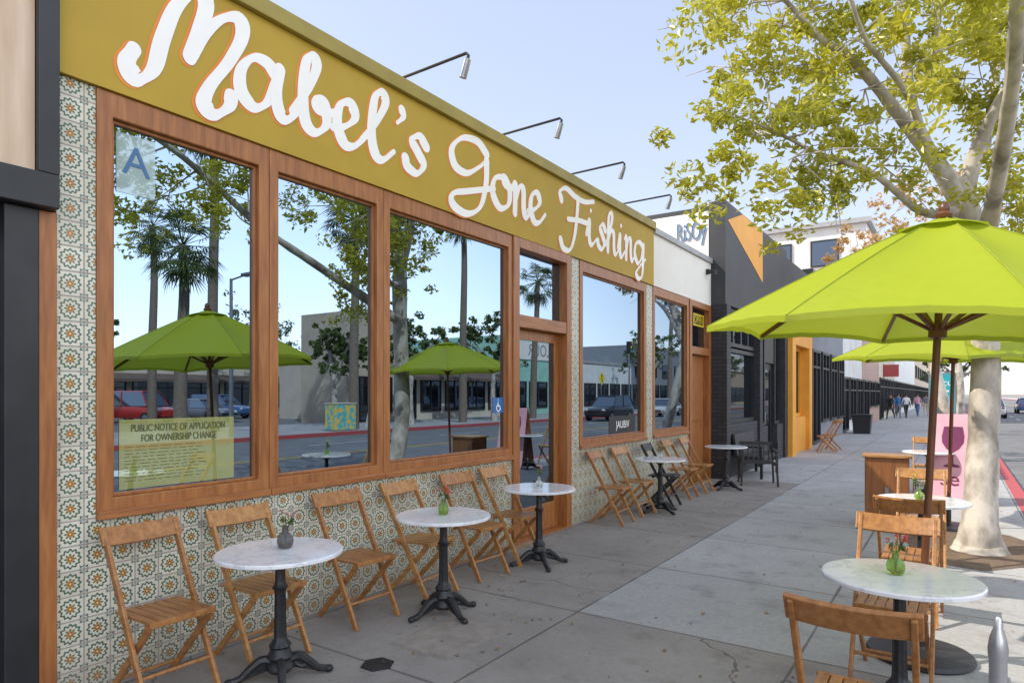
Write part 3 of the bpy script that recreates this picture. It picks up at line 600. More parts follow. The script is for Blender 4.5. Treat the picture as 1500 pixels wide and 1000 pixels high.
for i,(x,y,h,r_,l) in enumerate([(20.5,7.5,6.2,2.3,'leafy green tree across the street at the front of the parking lot'),(22,22.5,5.0,1.7,'small green tree across the street at the corner of the parking lot'),(19.6,33,6.5,2.3,'green tree across the street before the low cream store'),(19.6,58,8,3,'green tree across the street before the white flat store'),(19.6,80,8,3,'large green tree far across the street before the grey store'),(19.6,100,8,3.2,'green tree farthest down the far side of the street'),(33,14,8,3,'broad green tree standing inside the parking lot'),(40,30,9,3.4,'tall green tree at the back of the parking lot behind the tan parapet'),(20.5,26.5,6.0,2.0,'green tree before the tan parapet across the street')]):
    autotree('far_side_tree',l,(x,y,0),h,r_,leaf_green,40+i,170,.22)
def palm(label,x,y,h,seed):
    rg=random.Random(seed); r=thing('palm_tree',label,'palm tree',(x,y,0),0,'palms across the street'); lx=rg.uniform(-.4,.4)
    MB().tube(cr([(0,0,0),(lx*.3,0,h*.4),(lx*.6,.1,h*.75),(lx,0,h)],5),[.25-.1*k/15 for k in range(16)],10).build('trunk',palm_bark,r,smooth=True)
    m=MB(); top=V((lx,0,h))
    for k in range(52):
        a=rg.uniform(0,2*PI); e=rg.uniform(-1.2,1.35); d=V((math.cos(a)*math.cos(e),math.sin(a)*math.cos(e),math.sin(e))); L=rg.uniform(.8,1.1)
        hub=top+d*L+V((0,0,-.15)); m.tube([top,hub],[.02,.012],4); sd=d.cross(V((0,0,1))).normalized(); upv=sd.cross(d)
        for j in range(11):
            b=(j-5)*.27; dd=(d*math.cos(b)+sd*math.sin(b)).normalized(); l2=rg.uniform(.55,.85); tip=hub+dd*l2+V((0,0,-.32*l2)); w_=dd.cross(upv).normalized()*.035
            m.add([hub,hub+dd*l2*.5+w_,tip,hub+dd*l2*.5-w_],[(0,1,2,3)])
    m.build('crown',palm_leaf,r)
for i,(x,y,h,l) in enumerate([(19.5,13.1,7.1,'shorter palm across the street reflected in the left window'),(23,16.5,13.5,'tall palm across the street near the curved street lamp'),(31,12,12.5,'tall palm standing inside the parking lot'),(33,19,11.0,'palm at the back of the parking lot'),(19.5,21.5,9.9,'mid height palm across the street before the tan parapet'),(20,30.4,12,'tall palm across the street before the low cream store'),(19.8,38,9.3,'palm across the street just left of the mint shop'),(20,64,12,'palm far across the street past the white store')]): palm(l,x,y,h,60+i)
# ------------------------------------------------------------------ folding chairs
def make_chair(mat):
    t=thing('folding_chair','x','chair')
    for s_ in (-1,1):
        y=s_*.195
        MB().bar((.225,y,0),(-.262,y,.90),.022,.042).build('back_post',mat,t,bevel=.005)
        y=s_*.168
        MB().bar((-.235,y,0),(.19,y,.435),.022,.038).build('leg',mat,t,bevel=.005)
    m=MB()
    for k in range(7):
        y=-.153+k*.051; m.bar((-.17,y,.452),(.205,y,.458),.046,.016)
    m.bar((.17,-.18,.437),(.17,.18,.437),.03,.022,(1,0,0)).bar((-.1,-.18,.433),(-.1,.18,.433),.03,.022,(1,0,0)); m.bar((.212,-.182,.452),(.212,.182,.452),.018,.034,(1,0,0))
    m.build('seat',mat,t,bevel=.004)
    b=MB(); n=8; d=V((-.487,0,.90)).normalized(); nr=V((d.z,0,-d.x))
    vs=[]
    for k in range(n+1):
        y=-.222+.444*k/n; bow=.022*(1-(2*k/n-1)**2)
        for (u,v) in ((-.055,.012),(.055,.012),(.055,-.012),(-.055,-.012)):
            p=V((-.243,y,.858))+d*u+nr*(v+.012-bow); vs.append(p)
    fs=[]
    for k in range(n):
        for j in range(4): fs.append((k*4+j,k*4+(j+1)%4,(k+1)*4+(j+1)%4,(k+1)*4+j))
    fs+=[(3,2,1,0),(n*4,n*4+1,n*4+2,n*4+3)]; b.add(vs,fs); b.build('backrest',mat,t,bevel=.004)
    MB().tube([(.143,-.195,.165),(.143,.195,.165)],.011,8).build('stretcher',mat,t,smooth=True); MB().tube([(-.15,-.168,.09),(-.15,.168,.09)],.011,8).build('stretcher',mat,t,smooth=True)
    return t
protos={}
def chair(x,y,rz,label,mat=chair_wood,group='wooden folding chairs along the tiled wall'):
    if mat.name not in protos: protos[mat.name]=make_chair(mat); o=protos[mat.name]
    else: o=copy_tree(protos[mat.name])
    o.location=(x,y,0); o.rotation_euler=(0,0,rz); o['label']=label; o['group']=group
rg=random.Random(9)
for i,(x,y,l) in enumerate([(.35,1.93,'wooden folding chair under the left window, first of the wall row from the left'),(.35,2.55,'wooden folding chair half behind the nearest marble table, second of the wall row'),(.33,3.38,'wooden folding chair between the first and second wall tables, third of the wall row'),
  (.33,4.08,'wooden folding chair partly behind the second wall table, fourth of the wall row'),(.35,4.80,'wooden folding chair just past the second wall table, fifth of the wall row'),(.34,5.42,'wooden folding chair beside the glass door, sixth of the wall row'),
  (.33,7.72,'wooden folding chair right after the glass door under the right window'),(.33,8.45,'wooden folding chair under the right window beside the fourth wall table'),(.34,10.25,'wooden folding chair between the two farthest wall tables'),(.36,11.0,'wooden folding chair before the far wooden door')]):
    chair(x,y,rg.uniform(-.08,.08),l,chair_wood if i%2 else chair_wood2)
chair(.40,9.3,.1,'black folding chair behind the fourth wall table',dark_chair)
G2='wooden folding chairs by the kerbside tables'
chair(3.69,2.84,R(90),'wooden folding chair nearest the camera with its back to it, at lower right',chair_wood2,G2)
chair(3.70,4.38,R(-91),'wooden folding chair facing the camera behind the near kerbside table',chair_wood2,G2)
chair(3.72,5.70,R(90),'wooden folding chair with back to the camera behind the umbrella pole',chair_wood2,G2)
chair(3.72,7.45,R(-89),'wooden folding chair facing the camera at the second kerbside table',chair_wood,G2)
chair(3.6,13.1,R(-88),'wooden folding chair at the farthest kerbside table',chair_wood,G2)
chair(.95,20.5,R(200),'orange wooden folding chair before the orange framed shop, nearer one',chair_wood,'wooden chairs before the orange shop')
chair(.95,21.4,R(170),'orange wooden folding chair before the orange framed shop, farther one',chair_wood,'wooden chairs before the orange shop')
# ------------------------------------------------------------------ bistro tables
def make_table():
    t=thing('bistro_table','x','table')
    MB().lathe([(.345,.722),(.355,.727),(.355,.742),(.348,.748)],64).build('tabletop',marble,t,smooth=True)
    m=MB(); m.lathe([(.05,.19),(.062,.2),(.05,.22),(.038,.235),(.034,.26),(.03,.5),(.033,.52),(.045,.535),(.033,.55),(.028,.57),(.026,.66),(.04,.675),(.06,.69),(.12,.712),(.13,.72)],36,flute=.05,fn=9); m.build('column',iron,t,smooth=True)
    MB().lathe([(.06,.05),(.085,.075),(.08,.1),(.06,.12),(.075,.14),(.06,.165),(.055,.189)],24).build('hub',iron,t,smooth=True)
    for k in range(4):
        a=R(45+90*k); cs,sn=math.cos(a),math.sin(a); L=lambda r_,z:(r_*cs,r_*sn,z)
        f=MB(); f.tube(cr([L(.04,.11),L(.10,.125),L(.16,.085),L(.21,.04),L(.25,.028),L(.275,.03)],4),[.03-.014*j/20 for j in range(21)],8); f.ball(L(.275,.022),.022,(1.2,1.2,1)); f.tube(cr([L(.07,.09),L(.12,.06),L(.15,.075)],4),.012,6)
        f.bar(L(.05,.095),L(.2,.05),.012,.05,(-sn,cs,0)); f.build('foot',iron,t,smooth=True)
    return t
tp=None
for i,(x,y,rz,l,gq) in enumerate([(.76,2.39,.2,'round marble bistro table nearest the camera by the tiled wall',1),(.82,3.78,.5,'round marble bistro table second along the tiled wall',1),(.66,5.40,.1,'round marble bistro table before the glass door',1),(.57,8.77,.3,'round marble bistro table under the right window',1),(.70,11.5,.6,'round marble bistro table farthest along the wall before the wooden door',1),
   (3.77,3.78,.4,'round marble bistro table under the near umbrella at lower right',2),(3.76,6.61,.2,'round marble bistro table past the umbrella pole, second on the kerb side',2),(3.64,12.2,.2,'round marble bistro table farthest on the kerb side behind the wooden stand',2)]):
    if tp is None: tp=make_table(); o=tp
    else: o=copy_tree(tp)
    o.location=(x,y,0); o.rotation_euler=(0,0,rz); tag(o,l,'table','marble tables along the wall' if gq==1 else 'marble tables on the kerb side')
# vases
def vase(x,y,label,gm,flower,seed,s_=1.0):
    r=thing('bud_vase',label,'vase',(x,y,.749),0,'small flower vases on the tables'); rg=random.Random(seed)
    MB().lathe([(.028*s_,0),(.036*s_,.008),(.042*s_,.035*s_),(.036*s_,.06*s_),(.017*s_,.078*s_),(.014*s_,.1*s_),(.019*s_,.11*s_)],20).build('glass_body',gm,r,smooth=True)
    st_=MB(); fl=MB()
    for k in range(5):
        a=rg.uniform(0,6.28); e=V((.045*math.cos(a),.045*math.sin(a),.15+rg.uniform(0,.06))); st_.tube(cr([(0,0,.02),(e.x*.3,e.y*.3,.11),e],4),.0016,5); 
        for j in range(5): fl.ball(e+V((rg.gauss(0,.006),rg.gauss(0,.006),rg.gauss(0,.005))),.006,(1,1,.7),7,4)
        leafcloud(st_,e*.75,(.015,.015,.02),5,.03,rg)
    st_.build('stems',leaf_green,r); fl.build('flowers',flower,r,smooth=True)
red_f=mk('red_petals',(.6,.05,.04),None,20,.6); pink_f=mk('dusty_pink_petals',(.5,.2,.2),None,20,.6); yel_f=mk('yellow_petals',(.75,.5,.08),None,20,.6)
smoke=vaseglass('smoky_glass',(.22,.215,.21)); gglass=vaseglass('green_glass',(.33,.50,.12)); clear=vaseglass('clear_glass',(.8,.85,.85))
vase(.74,2.44,'smoky grey bud vase on the nearest wall table',smoke,pink_f,1,1.15); vase(.82,3.78,'green glass bud vase with red flowers on the second wall table',gglass,red_f,2); vase(.66,5.40,'clear bud vase with dark pink flowers on the table before the glass door',clear,pink_f,3,.9); vase(.57,8.77,'small clear vase with yellow flowers on the table under the right window',clear,yel_f,4,.9)
vase(3.75,3.80,'yellow green glass bud vase on the table under the near umbrella',gglass,red_f,6,1.05); vase(3.74,6.6,'small green vase on the second kerbside table',gglass,yel_f,7,.9)
# ------------------------------------------------------------------ umbrellas
seam_m=mk('lime_seam',(.27,.33,.015),None,8,.8)
def umbrella(label,base,top,r0,rim,apex,rot):
    b=V((base[0],base[1],0)); r=thing('patio_umbrella',label,'umbrella',b,0,'lime green patio umbrellas')
    ax=(V((top[0],top[1],apex))-b).normalized(); L=(V((top[0],top[1],apex))-b).length
    M=V((0,0,1)).rotation_difference(ax).to_matrix().to_4x4()
    MB().lathe([(.29,0),(.30,.012),(.29,.035),(.12,.05),(.05,.055),(.035,.07),(.035,.38),(.03,.39)],36).build('base_plate',iron,r,smooth=True)
    MB().tube([(0,0,.06),(0,0,L-.01)],.0215,14).xf(M).build('pole',pole_wood,r,smooth=True)
    MB().lathe([(.02,L-.005),(.045,L+.01),(.05,L+.03),(.03,L+.05),(.035,L+.07),(.022,L+.1),(.005,L+.11)],16).xf(M).build('finial',pole_wood,r,smooth=True)
    D=apex-rim; NR=12; NS=10; m=MB()
    def rp(t): return (.05+t*(r0-.05), L-D*(t**1.12))
    for k in range(8):
        a0=rot+2*PI*k/8; a1=rot+2*PI*(k+1)/8; vs=[]
        for i in range(NR+1):
            t=i/NR; rr,z=rp(t)
            p0=V((rr*math.cos(a0),rr*math.sin(a0),z)); p1=V((rr*math.cos(a1),rr*math.sin(a1),z))
            for j in range(NS+1):
                s_=j/NS; h=4*s_*(1-s_); p=p0.lerp(p1,s_); p.z-=h*.05*math.sin(PI*min(1,t))
                p=p-V((p.x,p.y,0))*(h*.04*t**4); p.z+=h*.03*t**4
                p.z+=.005*math.sin(7*t*PI+k*2.1)*h+.004*math.sin(11*s_*PI+k)*t*t*h; vs.append(p)
        fs=[]
        for i in range(NR):
            for j in range(NS): q=i*(NS+1)+j; fs.append((q,q+NS+1,q+NS+2,q+1))
        n0=len(vs)
        for j in range(NS+1): vs.append(vs[NR*(NS+1)+j]+V((0,0,-.035)))
        for j in range(NS): q=NR*(NS+1)+j; fs.append((q,n0+j,n0+j+1,q+1))
        m.add(vs,fs)
    m.xf(M); cano=m.build('canopy',lime,r,smooth=True)
    for k in range(8):
        a=rot+2*PI*k/8; MB().tube([M@V((rr*math.cos(a),rr*math.sin(a),z+.0015)) for rr,z in (rp(i/8) for i in range(9))],.004,5).build('seam',seam_m,cano)
    v=MB(); ct=(0,0,L+.014); rg_=[]
    for k in range(8):
        a0=rot+2*PI*k/8; rg_.append((.25*math.cos(a0),.25*math.sin(a0),L-D*.115+.02))
    v.add([ct]+rg_,[(0,1+k,1+(k+1)%8) for k in range(8)])
    v.xf(M).build('vent_cap',lime,r)
    hz=L-D*1.0
    MB().lathe([(.03,hz-.06),(.05,hz-.05),(.05,hz+.03),(.03,hz+.04)],14).xf(M).build('hub',pole_wood,r,smooth=True)
    MB().lathe([(.03,L-.12),(.05,L-.11),(.05,L-.05),(.03,L-.04)],14).xf(M).build('crown_hub',pole_wood,r,smooth=True)
    for k in range(8):
        a=rot+2*PI*k/8; d=V((math.cos(a),math.sin(a),0)); sd=V((-math.sin(a),math.cos(a),0))
        rr,z=rp(.5); pm=d*rr+V((0,0,z-.03)); p0=d*.04+V((0,0,L-.085)); rr,z=rp(.985); p1=d*rr+V((0,0,z-.02))
        rb_=MB().bar(p0,pm,.018,.026,sd).bar(pm,p1,.018,.026,sd).xf(M).build('rib',pole_wood,r)
        MB().bar(d*.045+V((0,0,hz)),pm,.018,.022,sd).xf(M).build('strut',pole_wood,rb_)
umbrella('near lime green umbrella on a wooden pole leaning over the right tables',(3.81,4.87),(3.94,4.82),1.37,2.05,2.72,.30)
umbrella('farther lime green umbrella half hidden behind the near one',(3.92,9.75),(3.99,9.7),1.34,2.08,2.64,.1)
# ------------------------------------------------------------------ other street things
aw=thing('black_armchair','low black open framed armchair beside the farthest wall table','chair',(1.0,12.45,0),R(-70))
for s_ in (-1,1):
    for x in (-.26,.24): MB().bar((x*1.15,s_*.31,0),(x,s_*.28,.62),.035,.035).build('leg',dark_chair,aw,bevel=.004)
    MB().bar((-.30,s_*.30,.63),(.28,s_*.30,.62),.06,.025).build('armrest',dark_chair,aw,bevel=.004)
m=MB()
for k in range(6): m.bar((-.24+k*.09,-.28,.41),(-.24+k*.09,.28,.41),.07,.02,(1,0,0))
m.bar((-.25,-.26,.39),(.24,-.26,.39),.03,.03).bar((-.25,.26,.39),(.24,.26,.39),.03,.03); m.build('seat',dark_chair,aw)
m=MB()
for k in range(6): m.bar((-.25,-.225+k*.09,.40),(-.35,-.225+k*.09,.72),.026,.014,(0,1,0))
m.bar((-.352,-.29,.73),(-.352,.29,.73),.06,.022,(0,0,1)); m.build('backrest',dark_chair,aw,bevel=.003)
bn=thing('black_bench','dark woven bench with a solid back against the black brick wall','bench',(.68,13.9,0),0); weave=mk('dark_weave',(.05,.045,.042),(.018,.017,.017),90,.6,bump=.6,bscale=120)
MB().box(-.26,.24,-.72,.72,.36,.44).build('seat',weave,bn,bevel=.012); MB().prism([(-.30,-.72,.44),(-.24,-.72,.44),(-.30,-.72,.86),(-.35,-.72,.86)],(0,1.44,0)).build('backrest',weave,bn,bevel=.008)
for x in (-.22,.2):
    for y in (-.66,.66): MB().box(x-.025,x+.025,y-.025,y+.025,0,.359).build('leg',dark_chair,bn)
for y in (-.72,.66): MB().box(-.26,.22,y,y+.06,.60,.64).box(.17,.22,y,y+.06,.44,.605).build('armrest',dark_chair,bn)
h=thing('wooden_stand','reddish wooden service stand beside the kerbside tables','stand',(3.28,9.5,0),R(4))
MB().box(-.24,.24,-.2,.2,.03,.86).build('cabinet',stand_wood,h,bevel=.006); MB().box(-.27,.27,-.23,.23,.862,.89).build('top',chair_wood,h,bevel=.006); MB().box(-.21,.21,-.17,.17,0,.03).build('plinth',black_plastic,h); MB().box(-.02,.02,-.214,-.2,.4,.5).build('handle',steel,h)
sg=thing('sandwich_board','pink sandwich board with a wine glass picture beside the tree trunk','sign',(4.10,12.3,0),R(-8))
MB().prism([(-.38,-.36,.0),(.38,-.36,.0),(.38,-.03,1.34),(-.38,-.03,1.34)],(0,.02,0)).build('front_board',pink,sg); MB().prism([(-.38,.36,.0),(.38,.36,.0),(.38,.03,1.34),(-.38,.03,1.34)],(0,-.02,0)).build('back_board',stand_wood,sg)
tl=math.atan2(.33,1.34); Mt=Matrix.Translation((0,-.362,0))@Matrix.Rotation(-tl,4,'X')@Matrix.Translation((0,-.004,0))
mm=MB(); gx=-.12; half=[(.0,.55),(.10,.55),(.10,.575),(.02,.60),(.015,.78),(.08,.83),(.14,.93),(.145,1.03),(.12,1.18)]
mm.poly([(gx+a,0,b) for a,b in half]+[(gx-a,0,b) for a,b in reversed(half)])
mm.xf(Mt).build('wine_glass_picture',magenta,sg)
q=text('letters','se',.30,magenta,sg,(-.14,-.003,.36),AX_NEAR); q.data.transform(Mt)
kq=thing('advert_panel','teal printed advert panel standing far along the sidewalk','sign',(3.50,35,0))
MB().box(-.52,.52,-.06,.06,.75,2.60).build('frame',steel,kq); MB().box(-.47,.47,-.068,-.062,.80,2.55).build('print',teal,kq)
for s_ in (-1,1): MB().box(s_*.27-.03,s_*.27+.03,-.05,.05,0,.75).build('leg',steel,kq)
text('letters','occu',.40,white_paint,kq,(0,-.072,2.15),AX_NEAR); mq=MB()
for k in range(4): mq.box(-.25,.25-.1*(k%2),-.072,-.069,1.75-k*.16,1.82-k*.16)
mq.build('print_lines',white_paint,kq)
rb=thing('blade_sign','red blade sign sticking out from the far shops','sign',(0,50,2.7)); MB().box(.02,.9,-.04,.04,.1,.9).build('panel',red_paint,rb); MB().box(.002,.02,-.1,.1,0,1).build('bracket',black_paint,rb)
bb=thing('planter_box','black planter box on the sidewalk before the white shop','planter',(.75,31,0)); MB().prism([(-.3,-.3,0),(.3,-.3,0),(.36,-.3,.75),(-.36,-.3,.75)],(0,.6,0)).build('box',black_plastic,bb,bevel=.01); MB().box(-.38,.38,-.33,.33,.752,.8).build('rim',black_plastic,bb)
pc=P(1462,912,1.55); ps=thing('metal_post','slim pale metal post at the lower right corner','post',(pc.x,pc.y,0))
MB().tube([(0,0,0),(0,0,pc.z-.06)],.018,16).build('shaft',pale_steel,ps,smooth=True); MB().lathe([(.0195,pc.z-.085),(.0205,pc.z-.06),(.017,pc.z-.035),(.009,pc.z-.01),(.007,pc.z+.01),(.003,pc.z+.015)],16).build('cap',pale_steel,ps,smooth=True); MB().lathe([(.06,0),(.06,.012),(.03,.02)],16).build('flange',pale_steel,ps)
pl=gp(553,973); o=tag(MB().lathe([(.105,.001),(.105,.006),(.095,.009)],6,(0,0,0)).build('drain_cover',iron),'small black drain cover set in the near sidewalk','cover'); o.location=(pl.x,pl.y,0)
pl=gp(662,930); uc=thing('utility_cover','square concrete utility lid in the sidewalk beside the second wall table','cover',(pl.x,pl.y,0)); lc_=mk('lid_concrete',(.33,.285,.24),(.22,.19,.16),8,.9,bump=.3,bscale=60); MB().box(-.25,.25,-.35,.35,.0005,.003).build('frame',lc_,uc); MB().box(-.235,.235,-.335,.335,.001,.006).build('lid',lc_,uc)
rg=random.Random(17); lv=MB()
for _ in range(520):
    x=rg.choice([rg.uniform(.05,1.6),rg.uniform(.05,4.7)]); y=rg.uniform(.8,16); a=rg.uniform(0,6.28); s_=rg.uniform(.010,.026); d=V((math.cos(a),math.sin(a),0)); n_=V((-d.y,d.x,0)); p=V((x,y,.006))
    lv.add([p-d*s_,p+n_*s_*.5+V((0,0,rg.uniform(0,.008))),p+d*s_+V((0,0,rg.uniform(0,.01))),p-n_*s_*.5],[(0,1,2,3)])
tag(lv.build('fallen_leaves',mk('dry_leaves',(.32,.2,.07),(.16,.09,.04),9,.8)),'small dry fallen leaves scattered on the sidewalk','leaves',kind='stuff')
# cars
tyre_m=mk('tyre_rubber',(.015,.015,.015),None,20,.8); lens_m=mk('lamp_lens',(.7,.7,.68),None,20,.2); tail_m=mk('tail_lens',(.4,.02,.02),None,20,.2)
def car(label,x,y,rz,paint,kind='car',cat='car',z=-.15):
    r=thing('parked_car' if kind!='van' else 'parked_van',label,cat,(x,y,z),rz,'cars along the street'); 
    H={'car':1.45,'suv':1.72,'van':1.95}[kind]; base={'car':.88,'suv':1.0,'van':1.05}[kind]
    X=[-2.3,-2.2,-1.7,-.9,0,.9,1.5,2.1,2.28]; tz=[base-.2,base-.03,base,base,base-.01,base-.02,base-.06,base-.16,base-.3]; hw_=[.72,.84,.9,.91,.91,.91,.9,.84,.7]
    m=MB(); vs=[]
    for i in range(9):
        w_=hw_[i]; z=tz[i]; b_=.3 if 0<i<8 else .42
        ring=[(-w_*.9,b_),(-w_,b_+.14),(-w_,z-.2),(-w_*.93,z-.03),(-w_*.6,z+.02),(w_*.6,z+.02),(w_*.93,z-.03),(w_,z-.2),(w_,b_+.14),(w_*.9,b_)]
        vs+= [(X[i],a,b) for a,b in ring]
    fs=[(i*10+j,i*10+(j+1)%10,(i+1)*10+(j+1)%10,(i+1)*10+j) for i in range(8) for j in range(10)]+[tuple(range(10)),tuple(reversed(range(80,90)))]
    m.add(vs,fs); m.build('body',paint,r,smooth=True,bevel=.02)
    back={'car':-1.75,'suv':-2.15,'van':-2.2}[kind]; bt=back+(.55 if kind=='car' else .2); fb,ft=1.05,.35
    if kind=='van': fb,ft=1.5,1.0
    g_=MB(); zb=base-.01; zt=H-.06
    g_.add([(back,-.82,zb),(fb,-.82,zb),(fb,.82,zb),(back,.82,zb),(bt,-.66,zt),(ft,-.66,zt),(ft,.66,zt),(bt,.66,zt)],[(3,2,1,0),(4,5,6,7),(0,1,5,4),(1,2,6,5),(2,3,7,6),(3,0,4,7)]); g_.build('windows',car_glass,r)
    rf=MB(); rf.add([(bt-.06,-.69,zt),(ft+.06,-.69,zt),(ft+.06,.69,zt),(bt-.06,.69,zt),(bt,-.6,H),(ft,-.6,H),(ft,.6,H),(bt,.6,H)],[(3,2,1,0),(4,5,6,7),(0,1,5,4),(1,2,6,5),(2,3,7,6),(3,0,4,7)])
    for s_ in (-1,1):
        for p,q_ in (((back,zb),(bt,zt)),((fb,zb),(ft,zt)),(((back+fb)/2,zb),((bt+ft)/2,zt))): rf.bar((p[0],s_*.825,p[1]),(q_[0],s_*.67,q_[1]),.06,.06,(1,0,0))
    rf.build('roof',paint,r,bevel=.01)
    for xx in (-1.42,1.42):
        for s_ in (-1,1):
            Mw=Matrix.Translation((xx,s_*.82,.33))@Matrix.Rotation(R(90),4,'X')
            w_=MB().lathe([(.2,-.1),(.32,-.1),(.335,-.05),(.335,.05),(.32,.1),(.2,.1)],24).xf(Mw).build('wheel',tyre_m,r,smooth=True); MB().lathe([(.05,-.11),(.2,-.105),(.21,-.09),(.21,.09),(.2,.105),(.05,.11)],16).xf(Mw).build('rim',steel,w_,smooth=True)
    for s_ in (-1,1):
        MB().ball((2.18,s_*.6,base-.26),.13,(.6,1.2,.6)).build('headlight',lens_m,r,smooth=True); MB().ball((-2.22,s_*.66,base-.14),.12,(.5,.9,1)).build('tail_light',tail_m,r,smooth=True)
cp=lambda n,c:mk(n,c,tuple(q*.95 for q in c),2,.25,coat=.6)
c_red=cp('red_car_paint',(.5,.03,.02)); c_grey=cp('grey_car_paint',(.2,.21,.23)); c_blk=cp('black_car_paint',(.015,.015,.018)); c_sil=cp('silver_car_paint',(.55,.56,.58)); c_wht=cp('white_car_paint',(.75,.75,.74)); c_blu=cp('blue_car_paint',(.05,.12,.28))
car('red van parked in the lot across the street',37.5,20.4,R(160),c_red,'van','van',-.1); car('grey car parked in the lot beside the red van',36.5,24.0,R(165),c_grey,z=-.1); car('dark blue car parked in the lot behind the grey one',40.0,27.5,R(160),c_blu,'suv',z=-.1)
car('black sport utility car driving on the far lane',15.6,41,R(-90),c_blk,'suv'); car('silver car driving behind the black one on the far lane',15.8,51.5,R(-90),c_sil)
car('white car parked along the near kerb far down the street',6.2,62,R(90),c_wht); car('dark grey car parked along the near kerb farthest away',6.2,74,R(90),c_grey,'suv'); car('blue car in the middle of the street far away',9.6,78,R(90),c_blu)
# far-side furniture
lp=thing('street_lamp','tall grey street lamp across the street','street lamp',(18.8,14.7,0)); MB().tube([(0,0,0),(0,0,5.6),(0,0,6.05)],[.09,.06,.055],10).build('pole',steel,lp,smooth=True); MB().tube([(0,0,6.0),(-.9,0,6.1)],.035,8).build('arm',steel,lp,smooth=True); MB().box(-1.4,-.8,-.14,.14,6.04,6.16).build('lamp_head',steel,lp,bevel=.03)
ub=thing('utility_box','painted yellow and teal utility box across the street','utility box',(18.95,20.2,0)); MB().box(-.35,.35,-.6,.6,.05,1.2).build('cabinet',mk('painted_art',(.8,.55,.1),(.1,.5,.5),5,.5,lo=.46,hi=.54),ub,bevel=.02); MB().box(-.38,.38,-.63,.63,1.203,1.26).build('lid',w_cream,ub,bevel=.01); MB().box(-.4,.4,-.65,.65,0,.05).build('plinth',w_grey,ub)
tl_=thing('traffic_light','black traffic light on a pole across the street','traffic light',(18.8,51.5,0)); MB().tube([(0,0,0),(0,0,5.2)],[.08,.06],10).build('pole',steel,tl_); MB().box(-.18,.18,-.2,.2,5.1,6.1).build('housing',black_plastic,tl_,bevel=.02)
for k,mt in enumerate((mk('green_lens',(.03,.5,.25),None,5,.2),yellow,tail_m)): MB().ball((-.18,0,5.27+k*.32),.11,(.5,1,1)).build('lens',mt,tl_,smooth=True)
ws=thing('warning_sign','yellow diamond warning sign across the street','sign',(18.7,46,0)); MB().tube([(0,0,0),(0,0,3.2)],.035,8).build('pole',steel,ws); MB().prism([(-.04,0,2.3),(-.04,.55,2.85),(-.04,0,3.4),(-.04,-.55,2.85)],(-.01,0,0)).build('plate',yellow,ws); MB().tube([(-.055,0,3.0),(-.055,.02,2.78),(-.055,.12,2.55)],.03,6).ball((-.055,0,3.1),.07).build('walker_symbol',ink,ws)
for i,(y,l) in enumerate(((17.0,'white sandwich board across the street, nearer one'),(23.5,'white sandwich board across the street, farther one'))):
    o=thing('white_sandwich_board',l,'sign',(20.2,y,0),0,'white boards across the street'); MB().prism([(-.3,-.35,0),(-.3,.35,0),(-.03,.35,1.1),(-.03,-.35,1.1)],(.02,0,0)).build('front_board',w_white,o); MB().prism([(.3,-.35,0),(.3,.35,0),(.03,.35,1.1),(.03,-.35,1.1)],(-.02,0,0)).build('back_board',w_white,o)
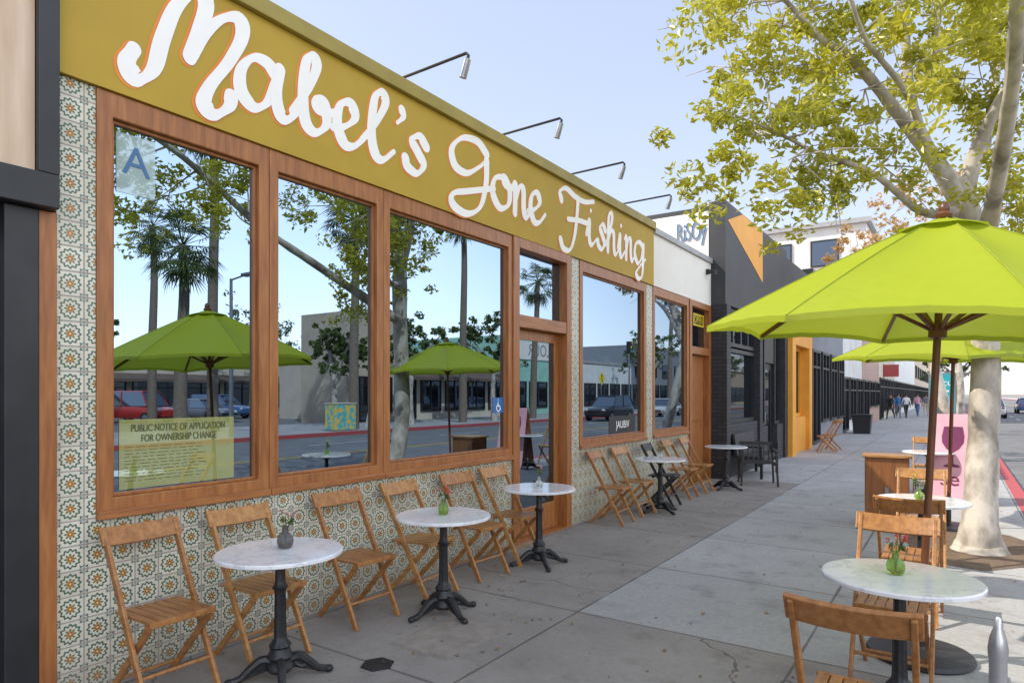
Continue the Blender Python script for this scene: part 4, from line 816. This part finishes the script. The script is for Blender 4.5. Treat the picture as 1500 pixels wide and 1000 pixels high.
# people
skin=mk('skin',(.5,.3,.2),None,10,.6); hairm=mk('dark_hair',(.03,.02,.015),None,20,.6); shoe=mk('shoe',(.05,.05,.05),None,20,.6)
def person(label,x,y,rz,top,bottom,sw,h=1.70):
    r=thing('person',label,'person',(x,y,0),rz,'people walking far down the sidewalk')
    vs=[];es=[];rd=[]
    def a(p,rr,par=None):
        vs.append(p); rd.append(rr)
        if par is not None: es.append((par,len(vs)-1))
        return len(vs)-1
    pv=a((0,0,.97),(.15,.11)); sp_=a((0,0,1.15),(.135,.1),pv); ch=a((0,0,1.34),(.165,.115),sp_); nk=a((0,.0,1.50),(.055,.055),ch); hd=a((0,.015,1.60),(.078,.09),nk); ht=a((0,.01,1.70),(.06,.07),hd); a((0,.115,1.61),(.014,.014),hd)
    for s_ in (-1,1):
        f=s_*sw
        sh=a((s_*.18,0,1.42),(.06,.06),ch); el=a((s_*.23,-.05*1-f*.12,1.14),(.042,.042),sh); wr=a((s_*.24,.06-f*.25,.90),(.03,.03),el); pm=a((s_*.245,.07-f*.28,.82),(.032,.02),wr)
        for k in range(4): 
            b1=a((s_*.245,.05+k*.017-f*.29,.775),(.009,.009),pm); a((s_*.24,.055+k*.017-f*.29,.735-.006*abs(k-1.5)),(.008,.008),b1)
        a((s_*.235,.115-f*.28,.80),(.009,.009),pm)
        hp=a((s_*.095,0,.90),(.095,.1),pv); kn=a((s_*.1,.03+f*.22,.50),(.06,.062),hp); an=a((s_*.1,f*.38-.03,.09+max(0,-f)*.12),(.04,.042),kn); a((s_*.105,f*.38+.11,.04+max(0,-f)*.05),(.04,.03),an)
    me=bpy.data.meshes.new('tmp'); me.from_pydata(vs,es,[]); o=bpy.data.objects.new('tmp',me); C.objects.link(o)
    md=o.modifiers.new('s','SKIN'); 
    for i,d in enumerate(me.skin_vertices[0].data): d.radius=rd[i]; d.use_root=(i==0)
    ss=o.modifiers.new('u','SUBSURF'); ss.levels=1; ss.render_levels=1
    bpy.context.view_layer.update()
    m2=bpy.data.meshes.new_from_object(o.evaluated_get(bpy.context.evaluated_depsgraph_get())); bpy.data.objects.remove(o)
    m2.materials.clear()
    for q_ in (skin,top,bottom,shoe): m2.materials.append(q_)
    for p in m2.polygons:
        c=p.center; p.material_index=3 if c.z<.1 else (2 if c.z<.98 and abs(c.x)<.205 else (1 if .98<c.z<1.47 else (0)))
    m2.shade_smooth(); b=bpy.data.objects.new('body',m2); C.objects.link(b); b.parent=r; b.scale=(h/1.78,)*3
    hb=MB().ball((0,-.012,1.665),.098,(.92,1.08,.95),12,8).build('hair',hairm,r,smooth=True); hb.scale=(h/1.78,)*3
for a_ in [('person in a dark top and dark trousers walking, leftmost of the group',.5,49,R(160),c_blk,ink,.9),('person in a blue top walking beside the shop fronts',.75,52,R(185),blue,w_grey,-.8),('person in a white top walking, middle of the group',1.2,52,R(20),w_white,ink,.8),('person in a pink top walking near the kerb side of the group',1.7,56,R(170),pink,c_blu,-.9),('person in a grey top with pale trousers, rightmost of the group',2.15,58,R(0),w_grey,w_cream,.6)]: person(*a_)
